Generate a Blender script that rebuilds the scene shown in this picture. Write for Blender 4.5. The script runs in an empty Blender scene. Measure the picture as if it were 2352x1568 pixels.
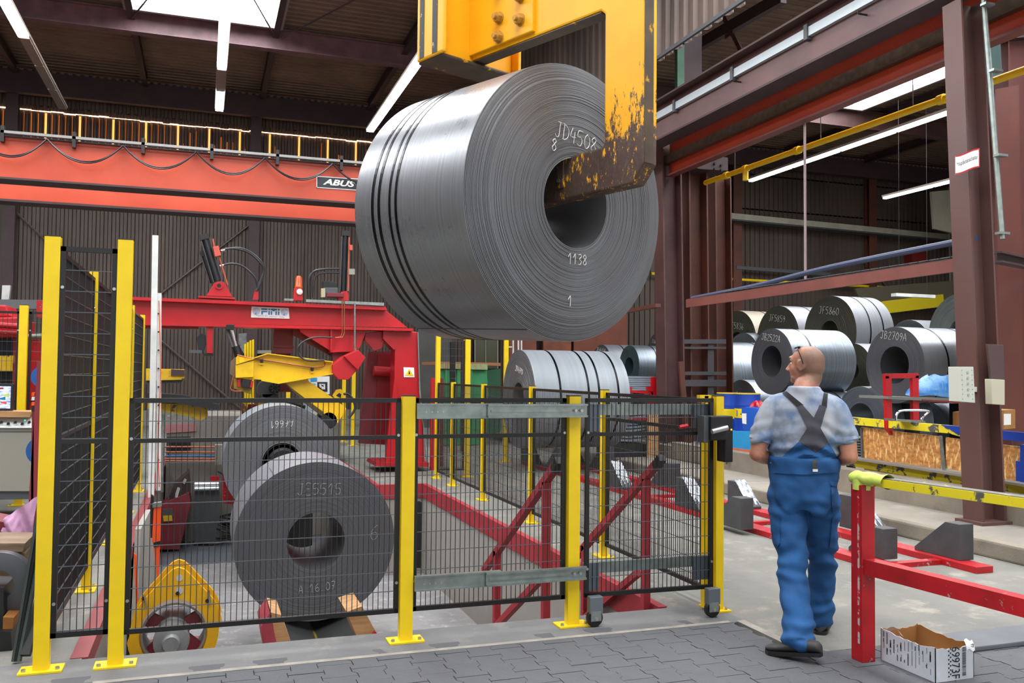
import bpy, bmesh, math, random
from math import sin, cos, pi, radians, sqrt, atan2, tan
from mathutils import Vector as V, Matrix, noise
from mathutils.bvhtree import BVHTree
random.seed(7)
SC = bpy.context.scene
COL = SC.collection
# ------------------------------------------------------------------ camera
F_PX, YAW, PITCH, ROLL, EYE = 2033.56, 0.334816, 0.0345207, 0.0100629, V((0, 0, 1.6))
_f = V((sin(YAW)*cos(PITCH), cos(YAW)*cos(PITCH), sin(PITCH)))
_r = V((cos(YAW), -sin(YAW), 0)); _u = _r.cross(_f)
_r, _u = cos(ROLL)*_r + sin(ROLL)*_u, -sin(ROLL)*_r + cos(ROLL)*_u
cam = bpy.data.cameras.new('camera'); cam_ob = bpy.data.objects.new('camera', cam); COL.objects.link(cam_ob)
cam.sensor_width = 36; cam.lens = 36*F_PX/2352; cam.clip_start = .05; cam.clip_end = 300
cam_ob.matrix_world = Matrix(((_r.x, _u.x, -_f.x, 0), (_r.y, _u.y, -_f.y, 0), (_r.z, _u.z, -_f.z, 1.6), (0, 0, 0, 1)))
SC.camera = cam_ob
# ------------------------------------------------------------------ world, lights, exposure
W = bpy.data.worlds.new('daylight'); SC.world = W; W.use_nodes = True
W.node_tree.nodes['Background'].inputs[0].default_value = (.93, .96, 1, 1)
W.node_tree.nodes['Background'].inputs[1].default_value = 1.0
SC.view_settings.view_transform = 'Standard'; SC.view_settings.look = 'None'
SC.view_settings.exposure = 0.2; SC.view_settings.gamma = 1; SC.view_settings.use_curve_mapping = False
def area(name, loc, sx, sy, power, rot=(0, 0, 0), col=(1, 1, 1)):
    l = bpy.data.lights.new(name, 'AREA'); l.shape = 'RECTANGLE'; l.size = sx; l.size_y = sy; l.energy = power; l.color = col
    o = bpy.data.objects.new(name, l); o.location = loc; o.rotation_euler = rot; COL.objects.link(o); return o
# ------------------------------------------------------------------ photo helpers: pixel of the photograph to a point on a real plane
def ray(x, y): return (x-1176)/F_PX*_r - (y-784)/F_PX*_u + _f
def PZ(x, y, z=0.0): d = ray(x, y); return EYE + d*((z-1.6)/d.z)
def PY(x, y, Y): d = ray(x, y); return EYE + d*(Y/d.y)
def PX(x, y, X): d = ray(x, y); return EYE + d*(X/d.x)
# ------------------------------------------------------------------ materials
def rgb(h):
    if isinstance(h, str):
        c = [int(h[i:i+2], 16)/255 for i in (0, 2, 4)]
        return tuple(((v+.055)/1.055)**2.4 if v > .04045 else v/12.92 for v in c)+(1,)
    return tuple(h)+(1,)
class NT:
    def __init__(s, name):
        s.m = bpy.data.materials.new(name); s.m.use_nodes = True; s.t = s.m.node_tree; s.b = s.t.nodes['Principled BSDF']
    def n(s, ty, **kw):
        nd = s.t.nodes.new(ty)
        for k, v in kw.items():
            if k[0] == 'i' and k[1:].isdigit(): nd.inputs[int(k[1:])].default_value = v
            elif k in nd.inputs: nd.inputs[k].default_value = v
            else: setattr(nd, k, v)
        return nd
    def l(s, a, b): s.t.links.new(a, b)
    def math(s, op, a, b=0.0, c=None):
        nd = s.t.nodes.new('ShaderNodeMath'); nd.operation = op
        for i, v in enumerate((a, b, c)):
            if v is None: continue
            if hasattr(v, 'is_linked'): s.l(v, nd.inputs[i])
            else: nd.inputs[i].default_value = v
        return nd.outputs[0]
    def coord(s, sc=(1, 1, 1), which='Object', rot=(0, 0, 0)):
        tc = s.n('ShaderNodeTexCoord'); mp = s.n('ShaderNodeMapping'); mp.inputs['Scale'].default_value = sc; mp.inputs['Rotation'].default_value = rot
        s.l(tc.outputs[which], mp.inputs[0]); return mp.outputs[0]
    def noise(s, vec, scale=5, detail=5, rough=.55, dim='3D', w=None):
        nd = s.n('ShaderNodeTexNoise'); nd.noise_dimensions = dim
        nd.inputs['Scale'].default_value = scale; nd.inputs['Detail'].default_value = detail; nd.inputs['Roughness'].default_value = rough
        if dim == '1D': s.l(w, nd.inputs['W'])
        else: s.l(vec, nd.inputs['Vector'])
        return nd.outputs[0]
    def ramp(s, fac, lo, hi, a=0.0, b=1.0):
        nd = s.n('ShaderNodeMapRange'); nd.inputs[1].default_value = lo; nd.inputs[2].default_value = hi; nd.inputs[3].default_value = a; nd.inputs[4].default_value = b
        s.l(fac, nd.inputs[0]); return nd.outputs[0]
    def mix(s, fac, a, b):
        nd = s.t.nodes.new('ShaderNodeMix'); nd.data_type = 'RGBA'
        ins = [i for i in nd.inputs if i.type == 'RGBA']
        if hasattr(fac, 'is_linked'): s.l(fac, nd.inputs[0])
        else: nd.inputs[0].default_value = fac
        for i, v in zip(ins, (a, b)):
            if hasattr(v, 'is_linked'): s.l(v, i)
            else: i.default_value = v
        return [o for o in nd.outputs if o.type == 'RGBA'][0]
    def bump(s, h, strength=.3, dist=.01, prev=None):
        nd = s.n('ShaderNodeBump'); nd.inputs['Strength'].default_value = strength; nd.inputs['Distance'].default_value = dist
        s.l(h, nd.inputs['Height'])
        if prev is not None: s.l(prev, nd.inputs['Normal'])
        return nd.outputs[0]
    def done(s, col=None, rough=None, metal=None, nrm=None):
        for k, v in (('Base Color', col), ('Roughness', rough), ('Metallic', metal), ('Normal', nrm)):
            if v is None: continue
            if hasattr(v, 'is_linked'): s.l(v, s.b.inputs[k])
            else: s.b.inputs[k].default_value = v
        return s.m
def mat(name, c, rough=.5, metal=0., c2=None, ns=3., lo=.35, hi=.7, st=(1, 1, 1), bump=0., bs=60., chip=None, chs=9., chl=.62, emit=0.):
    """painted or plain surface: colour c, blotched with c2, chipped to chip"""
    t = NT(name); c = rgb(c); col = c; v = t.coord(st); nrm = None; r = rough
    if c2 is not None: col = t.mix(t.ramp(t.noise(v, ns, 6), lo, hi), c, rgb(c2))
    if chip is not None:
        f = t.ramp(t.noise(v, chs, 9, .68), chl, chl+.03); col = t.mix(f, col, rgb(chip))
    if bump: nrm = t.bump(t.noise(v, bs, 4), bump, .01)
    if emit:
        t.b.inputs['Emission Color'].default_value = c; t.b.inputs['Emission Strength'].default_value = emit
    return t.done(col, r, metal, nrm)
def coil_face(name, a, b, metal=.75, rough=.42, freq=260.):
    t = NT(name); v = t.coord(); sp = t.n('ShaderNodeSeparateXYZ'); t.l(v, sp.inputs[0])
    rr = t.math('SQRT', t.math('ADD', t.math('MULTIPLY', sp.outputs[0], sp.outputs[0]), t.math('MULTIPLY', sp.outputs[2], sp.outputs[2])))
    n1 = t.noise(None, freq, 3, .7, '1D', rr); n2 = t.noise(v, 2.5, 5)
    col = t.mix(t.ramp(n1, .3, .7), rgb(a), rgb(b)); col = t.mix(t.ramp(n2, .35, .75, 0, .35), col, rgb('5b554f'))
    return t.done(col, t.ramp(n1, .3, .7, rough-.06, rough+.1), metal, t.bump(n1, .3, .004))
def coil_skin(name, a, b, metal=.85, rough=.3, streak=55., dirt='3c3835', da=.4):
    t = NT(name); v = t.coord(); sp = t.n('ShaderNodeSeparateXYZ'); t.l(v, sp.inputs[0])
    n1 = t.noise(None, streak, 4, .6, '1D', sp.outputs[1]); n2 = t.noise(t.coord((1, .5, 1)), 2.2, 7, .6); n3 = t.noise(t.coord((1, 9, 1)), 5, 6, .6)
    col = t.mix(t.ramp(n1, .35, .7), rgb(a), rgb(b)); col = t.mix(t.ramp(n2, .5, .85, 0, da*.7), col, rgb(dirt))
    return t.done(col, t.math('ADD', t.ramp(n2, .35, .7, rough-.06, rough+.12), t.ramp(n3, .3, .7, -.02, .04)), metal, t.bump(n1, .12, .003))
MT = {}
MT['steel_face'] = coil_face('hot_rolled_coil_face', '606266', '87898d', .5, .42)
MT['steel_skin'] = coil_skin('hot_rolled_coil_skin', '878a8f', '787b80', .5, .3)
MT['dark_face'] = coil_face('dark_coil_face', '4d4f54', '5f6268', .35, .5)
MT['galv_skin'] = coil_skin('galvanised_coil_skin', '7f878f', '69727b', .7, .38, 30)
MT['galv_face'] = coil_face('galvanised_coil_face', '8b9296', '5d666a', .7, .4, 190)
MT['grey_skin'] = coil_skin('grey_wrapped_coil_skin', '8f979d', '858c92', .25, .42, 10, '6b7074', .3)
MT['olive_face'] = coil_face('oiled_coil_face', '43453a', '5f6252', .5, .45)
MT['pale_skin'] = coil_skin('pale_coil_skin', '7f8288', '75787e', .35, .42, 14, '60605f', .35)
MT['strap'] = mat('steel_strap', '1d1f22', .25, .8)
MT['chalk'] = mat('chalk', 'd8d8d2', .9)
MT['yellow'] = mat('safety_yellow_paint', 'e8c708', .42, c2='dfbd0a', ns=6)
MT['black'] = mat('black_powder_coat', '141414', .4)
MT['cross'] = mat('cross_wire_sky_sheen', '565c63', .3, .3)  # sky reflection on the horizontal wires, painted in as a lighter grey
MT['wire'] = mat('black_wire', '1b1b1c', .35)
MT['strapcloth'] = mat('black_elastic', '1b1b1e', .9)
MT['cap'] = mat('plastic_cap', '2a2b28', .6)
MT['zinc'] = mat('galvanised_steel', '9aa39f', .35, .75, '7f8a86', ns=14)
MT['bolt'] = mat('bolt_zinc', 'b8bab5', .3, .9)
MT['red'] = mat('machine_red_paint', 'b80f1c', .38, c2='a80d18', ns=3, bump=.04, bs=90)
MT['pitred'] = mat('dull_red_edge_paint', '9e2b34', .6, c2='86232c', ns=4, chip='a3908a', chs=5, chl=.68)
MT['redwear'] = mat('worn_red_paint', 'b3101c', .45, c2='8e0f18', ns=4, chip='9b8a86', chs=11, chl=.615)
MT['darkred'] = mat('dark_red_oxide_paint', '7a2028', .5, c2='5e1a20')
MT['oxide'] = mat('red_oxide_primer', '513431', .55, c2='412a29', ns=2.2, bump=.05)
MT['oxide_b'] = mat('rusty_oxide_primer', '5c3122', .55, c2='452822', ns=2.0, chip='75402a', chs=4, chl=.66)
MT['oxide_dark'] = mat('shaded_purple_primer', '443034', .6, c2='38292c', ns=2)
MT['crane_red'] = mat('crane_orange_red_paint', 'c54b2d', .45, c2='b34026', ns=1.1)
MT['ybolt'] = mat('yellow_bolt', 'b98a3a', .5, .3)
MT['arm_yellow'] = mat('machine_yellow_paint', 'e3b70a', .4, c2='c99a0c', ns=5, lo=.5, hi=.85)
MT['rustyel'] = mat('chipped_yellow_paint', 'dcb41a', .5, c2='c49a18', chip='5a4632', chs=5, chl=.56)
MT['rail_yel'] = mat('yellow_painted_edge', 'd9c81f', .5, chip='53524e', chs=7, chl=.54)
MT['lime'] = mat('lime_tape', 'c9d86a', .5, c2='b4c94c', ns=9, bump=.3, bs=25)
MT['rubber'] = mat('black_rubber', '17181a', .45)
MT['hose'] = mat('hydraulic_hose', '23262a', .4)
MT['copper'] = mat('copper_pipe', 'a8664a', .35, .7)
MT['cylinder'] = mat('cylinder_barrel', '26292c', .3, .3)
MT['chrome'] = mat('chrome_rod', 'c9cccf', .12, 1)
MT['concrete'] = mat('concrete', '87827a', .85, c2='6f6b65', ns=1.5, bump=.25, bs=45, chip='a29a90', chs=3, chl=.66)
MT['oldwood'] = mat('weathered_timber', '8d7660', .85, c2='6e5b4a', ns=3, st=(1, 8, 8), bump=.3, bs=20)
MT['wood'] = mat('raw_timber', 'b58a5c', .7, c2='8f6a42', ns=3, st=(1, 8, 8), bump=.2, bs=20)
MT['white'] = mat('white_paint', 'e4e6e2', .5, c2='c3c6c4')
MT['plate'] = mat('label_plate_white', 'e6e9e8', .4)
MT['ink'] = mat('print_black', '15181c', .5)
MT['ink_blue'] = mat('print_blue', '1277b4', .5)
MT['ink_grey'] = mat('print_grey_blue', '8a9db3', .5)
MT['orange'] = mat('signal_orange', 'e8501a', .5)
MT['blue'] = mat('drum_blue', '143f9e', .4, c2='10348a')
MT['drumblue'] = mat('deep_valve_blue', '14569e', .45)
MT['skyblue'] = mat('trough_blue', '2b93c9', .45, c2='2485bb')
MT['green'] = mat('container_green', '3f9a63', .5, c2='35804f', ns=2, chip='8b5a3a', chs=4, chl=.7)
MT['grey'] = mat('machine_grey_paint', '8d8b80', .5)
MT['darkgrey'] = mat('dark_grey_paint', '4a4d50', .5)
MT['cardboard'] = mat('cardboard', 'a67a46', .8, c2='95693a', ns=6)
MT['boxwhite'] = mat('white_printed_board', 'c8ccd2', .6, c2='b6bcc4', ns=7, bump=.15, bs=15)
MT['sheets'] = mat('sheet_metal_edge', '9aa4ae', .4, .4, c2='7c8791', ns=4, st=(1, 1, 30))
MT['slot_glow'] = mat('bright_backlit_rib', 'f0a050', .6, emit=1.6)
MT['lamp'] = mat('fluorescent_tube', 'f4fbff', .4, emit=9)
MT['deadlamp'] = mat('unlit_batten', '9a8f84', .35, .3)
MT['rooflight'] = mat('translucent_roof_sheet', 'fbfcff', .4, emit=11)
MT['slot'] = mat('daylit_gap', 'ffd0a0', .4, emit=6)
MT['slot_rust'] = mat('backlit_rusty_rib', 'b8601c', .6, emit=.55)
MT['screen'] = None
# ------------------------------------------------------------------ mesh builder
def frame(d, up=V((0, 0, 1))):
    d = V(d).normalized(); up = V(up)
    if abs(d.dot(up)) > .98: up = V((0, 1, 0)) if abs(d.y) < .9 else V((1, 0, 0))
    s = d.cross(up).normalized(); return d, s, s.cross(d)
class MB:
    def __init__(s): s.v = []; s.f = []; s.mi = []; s.cur = 0
    def add(s, vs, fs):
        o = len(s.v); s.v += [V(p) for p in vs]; s.f += [tuple(i+o for i in f) for f in fs]; s.mi += [s.cur]*len(fs); return s
    def box(s, x0, x1, y0, y1, z0, z1):
        return s.add([(x, y, z) for z in (z0, z1) for y in (y0, y1) for x in (x0, x1)], [(0, 2, 3, 1), (4, 5, 7, 6), (0, 1, 5, 4), (2, 6, 7, 3), (0, 4, 6, 2), (1, 3, 7, 5)])
    def bar(s, a, b, w, h, up=(0, 0, 1)):
        a, b = V(a), V(b); d, sd, u = frame(b-a, up); vs = []
        for p in (a, b):
            for x, y in ((-1, -1), (1, -1), (1, 1), (-1, 1)): vs.append(p+sd*x*w/2+u*y*h/2)
        return s.add(vs, [(0, 1, 2, 3), (7, 6, 5, 4), (0, 4, 5, 1), (1, 5, 6, 2), (2, 6, 7, 3), (3, 7, 4, 0)])
    def ibeam(s, a, b, w, h, tf=.02, tw=.012, up=(0, 0, 1)):
        a, b = V(a), V(b); d, sd, u = frame(b-a, up)
        s.bar(a+u*(h/2-tf/2), b+u*(h/2-tf/2), w, tf, up); s.bar(a-u*(h/2-tf/2), b-u*(h/2-tf/2), w, tf, up); return s.bar(a, b, tw, h-2*tf, up)
    def tube(s, pts, r, n=8, cap=True, radii=None):
        pts = [V(p) for p in pts]; vs = []; pu = None
        for i, p in enumerate(pts):
            d = (pts[min(i+1, len(pts)-1)]-pts[max(i-1, 0)]).normalized()
            if pu is None: _, sd, u = frame(d)
            else: u = (pu-d*pu.dot(d)).normalized(); sd = d.cross(u)
            pu = u; rr = radii[i] if radii else r
            for k in range(n): a = 2*pi*k/n; vs.append(p+(sd*cos(a)+u*sin(a))*rr)
        m = len(pts); fs = [(i*n+k, i*n+(k+1) % n, (i+1)*n+(k+1) % n, (i+1)*n+k) for i in range(m-1) for k in range(n)]
        if cap: fs += [tuple(range(n-1, -1, -1)), tuple((m-1)*n+k for k in range(n))]
        return s.add(vs, fs)
    def cyl(s, a, b, r, n=16, r2=None): return s.tube([a, b], r, n, True, [r, r if r2 is None else r2])
    def lathe(s, prof, c, ax, n=32, closed=False):
        """prof: (radius, height along axis)"""
        c = V(c); d, sd, u = frame(ax); vs = []
        for r, h in prof:
            for k in range(n): a = 2*pi*k/n; vs.append(c+d*h+(sd*cos(a)+u*sin(a))*r)
        m = len(prof); fs = [(i*n+k, i*n+(k+1) % n, (i+1)*n+(k+1) % n, (i+1)*n+k) for i in range(m-1) for k in range(n)]
        if closed: fs += [((m-1)*n+k, (m-1)*n+(k+1) % n, (k+1) % n, k) for k in range(n)]
        else:
            if prof[0][0] > 1e-5: fs.append(tuple(range(n-1, -1, -1)))
            if prof[-1][0] > 1e-5: fs.append(tuple((m-1)*n+k for k in range(n)))
        return s.add(vs, fs)
    def prism(s, poly, dv):
        """poly: 3-D outline, pushed along dv"""
        poly = [V(p) for p in poly]; n = len(poly); dv = V(dv)
        return s.add(poly+[p+dv for p in poly], [tuple(range(n)), tuple(range(2*n-1, n-1, -1))]+[(i, n+i, n+(i+1) % n, (i+1) % n) for i in range(n)])
    def slabY(s, px, Y, th): return s.prism([PY(x, y, Y) for x, y in px], (0, th, 0))
    def slabX(s, px, X, th): return s.prism([PX(x, y, X) for x, y in px], (th, 0, 0))
    def sphere(s, c, r, n=12, m=8, sc=(1, 1, 1)):
        c = V(c); vs = [c+V((0, 0, -r*sc[2]))]
        for j in range(1, m):
            t = -pi/2+pi*j/m
            for k in range(n): a = 2*pi*k/n; vs.append(c+V((cos(a)*cos(t)*r*sc[0], sin(a)*cos(t)*r*sc[1], sin(t)*r*sc[2])))
        vs.append(c+V((0, 0, r*sc[2]))); L = len(vs)-1
        fs = [(0, 1+(k+1) % n, 1+k) for k in range(n)]
        fs += [(1+(j-1)*n+k, 1+(j-1)*n+(k+1) % n, 1+j*n+(k+1) % n, 1+j*n+k) for j in range(1, m-1) for k in range(n)]
        fs += [(1+(m-2)*n+k, 1+(m-2)*n+(k+1) % n, L) for k in range(n)]
        return s.add(vs, fs)
    def grid(s, fn, nu, nv):
        vs = [fn(i/nu, j/nv) for j in range(nv+1) for i in range(nu+1)]
        return s.add(vs, [(j*(nu+1)+i, j*(nu+1)+i+1, (j+1)*(nu+1)+i+1, (j+1)*(nu+1)+i) for j in range(nv) for i in range(nu)])
    def build(s, name, m, parent=None, smooth=False, bevel=0., recalc=True, base=None):
        if not s.v: return None
        if parent is not None: off = V(parent.get('_b', (0, 0, 0))) if '_b' in parent else V((0, 0, 0))
        elif base is not None: off = V(base)
        else:
            xs = [p.x for p in s.v]; ys = [p.y for p in s.v]; off = V(((min(xs)+max(xs))/2, (min(ys)+max(ys))/2, min(p.z for p in s.v)))
        me = bpy.data.meshes.new(name); me.from_pydata([p-off for p in s.v], [], s.f)
        ms = m if isinstance(m, (list, tuple)) else [m]
        for q in ms: me.materials.append(MT[q] if isinstance(q, str) else q)
        if len(ms) > 1: me.polygons.foreach_set('material_index', s.mi)
        if recalc or bevel:
            bm = bmesh.new(); bm.from_mesh(me)
            if recalc: bmesh.ops.recalc_face_normals(bm, faces=bm.faces)
            if bevel:
                es = [e for e in bm.edges if len(e.link_faces) == 2 and e.calc_face_angle() > .6]
                bmesh.ops.bevel(bm, geom=es, offset=bevel, segments=2, affect='EDGES', profile=.6, clamp_overlap=True)
            bm.to_mesh(me); bm.free()
        if smooth:
            me.polygons.foreach_set('use_smooth', [True]*len(me.polygons)); me.set_sharp_from_angle(angle=radians(38))
        o = bpy.data.objects.new(name, me); COL.objects.link(o)
        if parent is not None: o.parent = parent; o['_b'] = tuple(off)
        else: o.location = off; o['_b'] = tuple(off)
        return o
def tag(o, label=None, cat=None, group=None, kind=None):
    if label: o['label'] = label
    if cat: o['category'] = cat
    if group: o['group'] = group
    if kind: o['kind'] = kind
    return o
def thing(name, label, cat, base, group=None, rotz=None):
    """Empty at the base of a thing; children are built in world coordinates, or in local ones when rotz is given"""
    o = bpy.data.objects.new(name, None); COL.objects.link(o); o.location = base; o.empty_display_size = .1
    if rotz is not None: o.rotation_euler = (0, 0, rotz); o['_b'] = (0, 0, 0)
    else: o['_b'] = tuple(base)
    return tag(o, label, cat, group)
def one(mb, name, m, label, cat, group=None, **kw): return tag(mb.build(name, m, **kw), label, cat, group)
def struct(mb, name, m, **kw): return tag(mb.build(name, m, **kw), kind='structure')
def copy_tree(o, parent=None):
    c = o.copy(); COL.objects.link(c)
    if parent is not None: c.parent = parent
    for ch in list(o.children): copy_tree(ch, c)
    return c
def arc(p0, p1, sag, n=12, ax=V((0, 0, -1))):
    p0, p1 = V(p0), V(p1); return [p0.lerp(p1, i/n)+V(ax)*sag*4*(i/n)*(1-i/n) for i in range(n+1)]
def spline(pts, n=6):
    P = [V(p) for p in pts]; out = []
    for i in range(len(P)-1):
        a = P[max(i-1, 0)]; b = P[i]; c = P[i+1]; d = P[min(i+2, len(P)-1)]
        for k in range(n):
            t = k/n; out.append(.5*((2*b)+(c-a)*t+(2*a-5*b+4*c-d)*t*t+(3*b-a-3*c+d)*t**3))
    return out+[P[-1]]
def text(name, body, m, org, ux, uy, h, parent, ext=.0015, width=None, fn=None, center=True, shear=0, bold=0):
    """flat printed lettering as real mesh; ux right, uy up"""
    cu = bpy.data.curves.new(name, 'FONT'); cu.body = body; cu.size = 1; cu.extrude = 0; cu.shear = shear; cu.resolution_u = 3; cu.offset = bold
    if center: cu.align_x = 'CENTER'; cu.align_y = 'CENTER'
    ob = bpy.data.objects.new(name, cu); COL.objects.link(ob); bpy.context.view_layer.update()
    me = bpy.data.meshes.new_from_object(ob); bpy.data.objects.remove(ob); bpy.data.curves.remove(cu)
    ux, uy = V(ux).normalized(), V(uy).normalized(); nn = ux.cross(uy); org = V(org)
    xs = [v.co.x for v in me.vertices]; w = max(xs)-min(xs); ys = [v.co.y for v in me.vertices]; hh = max(ys)-min(ys)
    sy = h/hh; sx = width/w if width else sy; cx = (max(xs)+min(xs))/2; cy = (max(ys)+min(ys))/2
    if not center: cx = cy = 0
    off = V(parent['_b']) if parent is not None and '_b' in parent else V((0, 0, 0))
    for v in me.vertices:
        x = (v.co.x-cx)*sx; y = (v.co.y-cy)*sy
        v.co = (fn(x, y) if fn else org+ux*x+uy*y+nn*ext)-off
    me.materials.append(MT[m]); o = bpy.data.objects.new(name, me); COL.objects.link(o); o.parent = parent; o['_b'] = tuple(off); return o
GL = {'J': [[(.2, 1.4), (.7, 1.4)], [(.5, 1.4), (.5, .2), (.25, 0), (0, .2)]], 'D': [[(.1, 0), (.1, 1.4)], [(0, 1.4), (.5, 1.3), (.8, .9), (.7, .3), (.3, 0), (.05, 0)]],
'4': [[(.3, 1.4), (.05, .6), (.75, .6)], [(.6, 1.1), (.55, 0)]], '5': [[(.7, 1.4), (.15, 1.4), (.1, .8), (.5, .85), (.7, .5), (.5, .05), (.1, .1)]], '0': [[(.4, 1.4), (.1, 1), (.1, .4), (.4, 0), (.7, .4), (.7, 1), (.4, 1.4)]],
'8': [[(.4, 1.4), (.1, 1.1), (.4, .75), (.7, .35), (.4, 0), (.1, .3), (.4, .75), (.65, 1.1), (.4, 1.4)]], '1': [[(.1, .9), (.5, 1.4), (.45, 0)]], '3': [[(.1, 1.3), (.5, 1.4), (.65, 1.1), (.3, .75), (.7, .5), (.5, .05), (.1, .1)]],
'6': [[(.6, 1.4), (.2, .9), (.1, .3), (.4, 0), (.7, .3), (.5, .7), (.15, .5)]], '7': [[(.1, 1.4), (.7, 1.4), (.3, 0)], [(.25, .7), (.65, .7)]], 'A': [[(0, 0), (.4, 1.4), (.7, 0)], [(.15, .5), (.65, .5)]],
'E': [[(.7, 1.4), (.1, 1.4), (.1, 0), (.7, 0)], [(.1, .75), (.55, .75)]], 'F': [[(.7, 1.4), (.15, 1.4), (.1, 0)], [(.1, .75), (.55, .75)]], '2': [[(.1, 1.1), (.4, 1.4), (.7, 1.1), (.1, 0), (.75, 0)]],
'B': [[(.1, 0), (.1, 1.4), (.5, 1.35), (.6, 1.05), (.1, .75), (.65, .5), (.6, .1), (.1, 0)]], '9': [[(.65, .9), (.4, .7), (.1, .95), (.35, 1.4), (.65, 1.1), (.6, .5), (.3, 0)]], 'S': [[(.7, 1.2), (.4, 1.4), (.1, 1.1), (.6, .6), (.65, .2), (.35, 0), (.05, .2)]], '.': [[(.3, .05), (.36, .1)]], ' ': []}
def chalk(body, fn, h, parent, th=.0035, rnd=.03, m='chalk'):
    """hand-drawn strokes; fn(x, y) gives the point on the surface"""
    mb = MB(); x0 = -len(body)*.95/2; R = random.Random(hash(body) % 999 if False else sum(map(ord, body)))
    for i, c in enumerate(body):
        for st in GL.get(c, []):
            pts = [fn((x0+i*.95+px+R.uniform(-rnd, rnd))*h/1.4, (py-.7+R.uniform(-rnd, rnd))*h/1.4) for px, py in st]
            if len(pts) > 2: pts = spline(pts, 3)
            mb.tube(pts, th, 4)
    o = mb.build('chalk_writing', m, parent); return o
# ================================================================== THE SETTING
YW = 27.0
def concrete_mat(name, a, b, stain, sc=1.2, blot=.6):
    t = NT(name); v = t.coord()
    col = t.mix(t.ramp(t.noise(v, sc, 8, .6), .35, .7), rgb(a), rgb(b))
    col = t.mix(t.ramp(t.noise(v, sc*2.3, 9, .65), .55, .72, 0, blot), col, rgb(stain))
    col = t.mix(t.ramp(t.noise(v, 90, 3), .35, .65, 0, .25), col, rgb(b))
    return t.done(col, .82, 0, t.bump(t.noise(v, 70, 5), .25, .01))
MT['floor'] = concrete_mat('worn_concrete_floor', '7b7a72', '64645f', 'a09a8e', 1.6, .8)
MT['kerb'] = concrete_mat('smooth_concrete_kerb', '6f6f6d', '5f6061', 'a59a8e', 2., .35)
MT['pitwall'] = concrete_mat('pit_wall_concrete', '96918a', '88847e', 'a79f94', .8, .35)
MT['pitfloor'] = concrete_mat('pit_floor_concrete', '8d8b88', '77767a', 'c4c1bd', 3., .6)
MT['platform'] = concrete_mat('platform_concrete', '8b8478', '736e66', 'a2988a', 1., .5)
MT['lower_wall'] = concrete_mat('stained_plinth_concrete', '8a8172', '6b6358', '564f46', 1.4, .6)
MT['paver'] = concrete_mat('grey_paving_block', '56575a', '4b4c4f', '66656a', 5., .4)
MT['joint'] = mat('joint_sand', '37342f', .95)
def corrugated(name, c, c2, rough=.55):
    t = NT(name); v = t.coord((1, 1, .35)); col = t.mix(t.ramp(t.noise(v, 1.2, 6), .35, .7), rgb(c), rgb(c2))
    return t.done(col, rough, .25)
MT['wallsheet'] = corrugated('brown_wall_sheet', '564a42', '463c36')
MT['curtain'] = corrugated('weathered_purlin_sheet', '6a5a50', '4d423c')
MT['deck'] = corrugated('brown_roof_deck', '80695a', '6a584b')
# floor slabs (the pit is a real opening)
f = MB()
f.box(-10, 3.36, 4.98, 5.42, -.3, 0)          # kerb strip in front of the pit
struct(f, 'floor', 'kerb')
f = MB(); f.box(3.3, 6.65, 4.3, 4.98, -.3, 0); f.box(3.36, 6.65, 4.98, 5.42, -.3, 0); f.box(4.9, 6.65, -8, 4.3, -.3, 0); f.box(-10, 4.9, -8, 3.3, -.3, 0); f.box(-10, -1.2, 3.3, 4.98, -.3, 0)
f.box(3.03, 6.65, 5.42, YW, -1.3, 0); f.box(2.35, 3.03, 12.4, YW, -1.3, 0); f.box(-10, -.6, 5.42, YW, -1.3, 0); f.box(-.6, 2.35, 17.5, YW, -1.3, 0)
struct(f, 'floor', 'floor')
f = MB(); f.box(-1.2, 4.9, 3.3, 4.98, -.3, -.03); fbed = struct(f, 'floor', 'joint')
f = MB(); f.box(-.6, 3.03, 5.42, 17.5, -1.5, -1.26); struct(f, 'floor', 'pitfloor')
f = MB(); f.box(-.6, 2.9, 13.85, 17.5, -1.26, -1.245); struct(f, 'floor', mat('pit_steel_floor_plate', '6b7178', .45, .3, '5b6066', ns=3))
f = MB(); f.box(6.65, 7.65, -8, YW, -.3, .15); struct(f, 'floor', 'platform')
f = MB(); f.box(7.65, 30, -8, YW, -.3, .35); struct(f, 'floor', 'platform')
f = MB(); f.box(7.55, 7.75, -8, 13.4, .1, .44); struct(f, 'wall_low', 'lower_wall', bevel=.012)
f = MB(); f.box(6.60, 6.72, -8, YW, .0, .152); struct(f, 'trim_1', 'lower_wall', bevel=.02)
f = MB(); f.box(2.99, 3.028, 5.42, 12.4, -1.26, -.17); f.box(2.32, 3.03, 12.36, 12.398, -1.26, -.17); f.box(2.32, 2.36, 12.4, 17.5, -1.26, -.17); struct(f, 'wall_right_pit', 'pitwall')
f = MB(); f.box(-.63, -.59, 5.42, 17.5, -1.26, -.1); struct(f, 'wall_left_pit', 'pitwall')
f = MB(); f.box(-.6, 3.03, 5.40, 5.43, -1.26, -.01); struct(f, 'wall_front_pit', 'pitwall')
f = MB(); f.box(2.975, 3.04, 5.44, 12.36, -.19, .004); f.box(2.3, 3.0, 12.34, 12.41, -.19, .004); f.box(2.3, 2.36, 12.43, 17, -.19, .004); struct(f, 'trim_2', 'pitred')
f = MB(); f.box(-.66, -.57, 5.44, 17.3, -.1, .004); struct(f, 'trim_3', mat('faded_red_edge', '8f3d3e', .6, c2='7b3336'))
f = MB(); f.box(3.3, 3.36, 4.3, 5.0, 0, .003); f.box(-.5, 3.25, 4.98, 5.02, 0, .002); struct(f, 'trim_4', mat('mortar_spill', '9c968b', .9, c2='77746e', ns=6))
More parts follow.
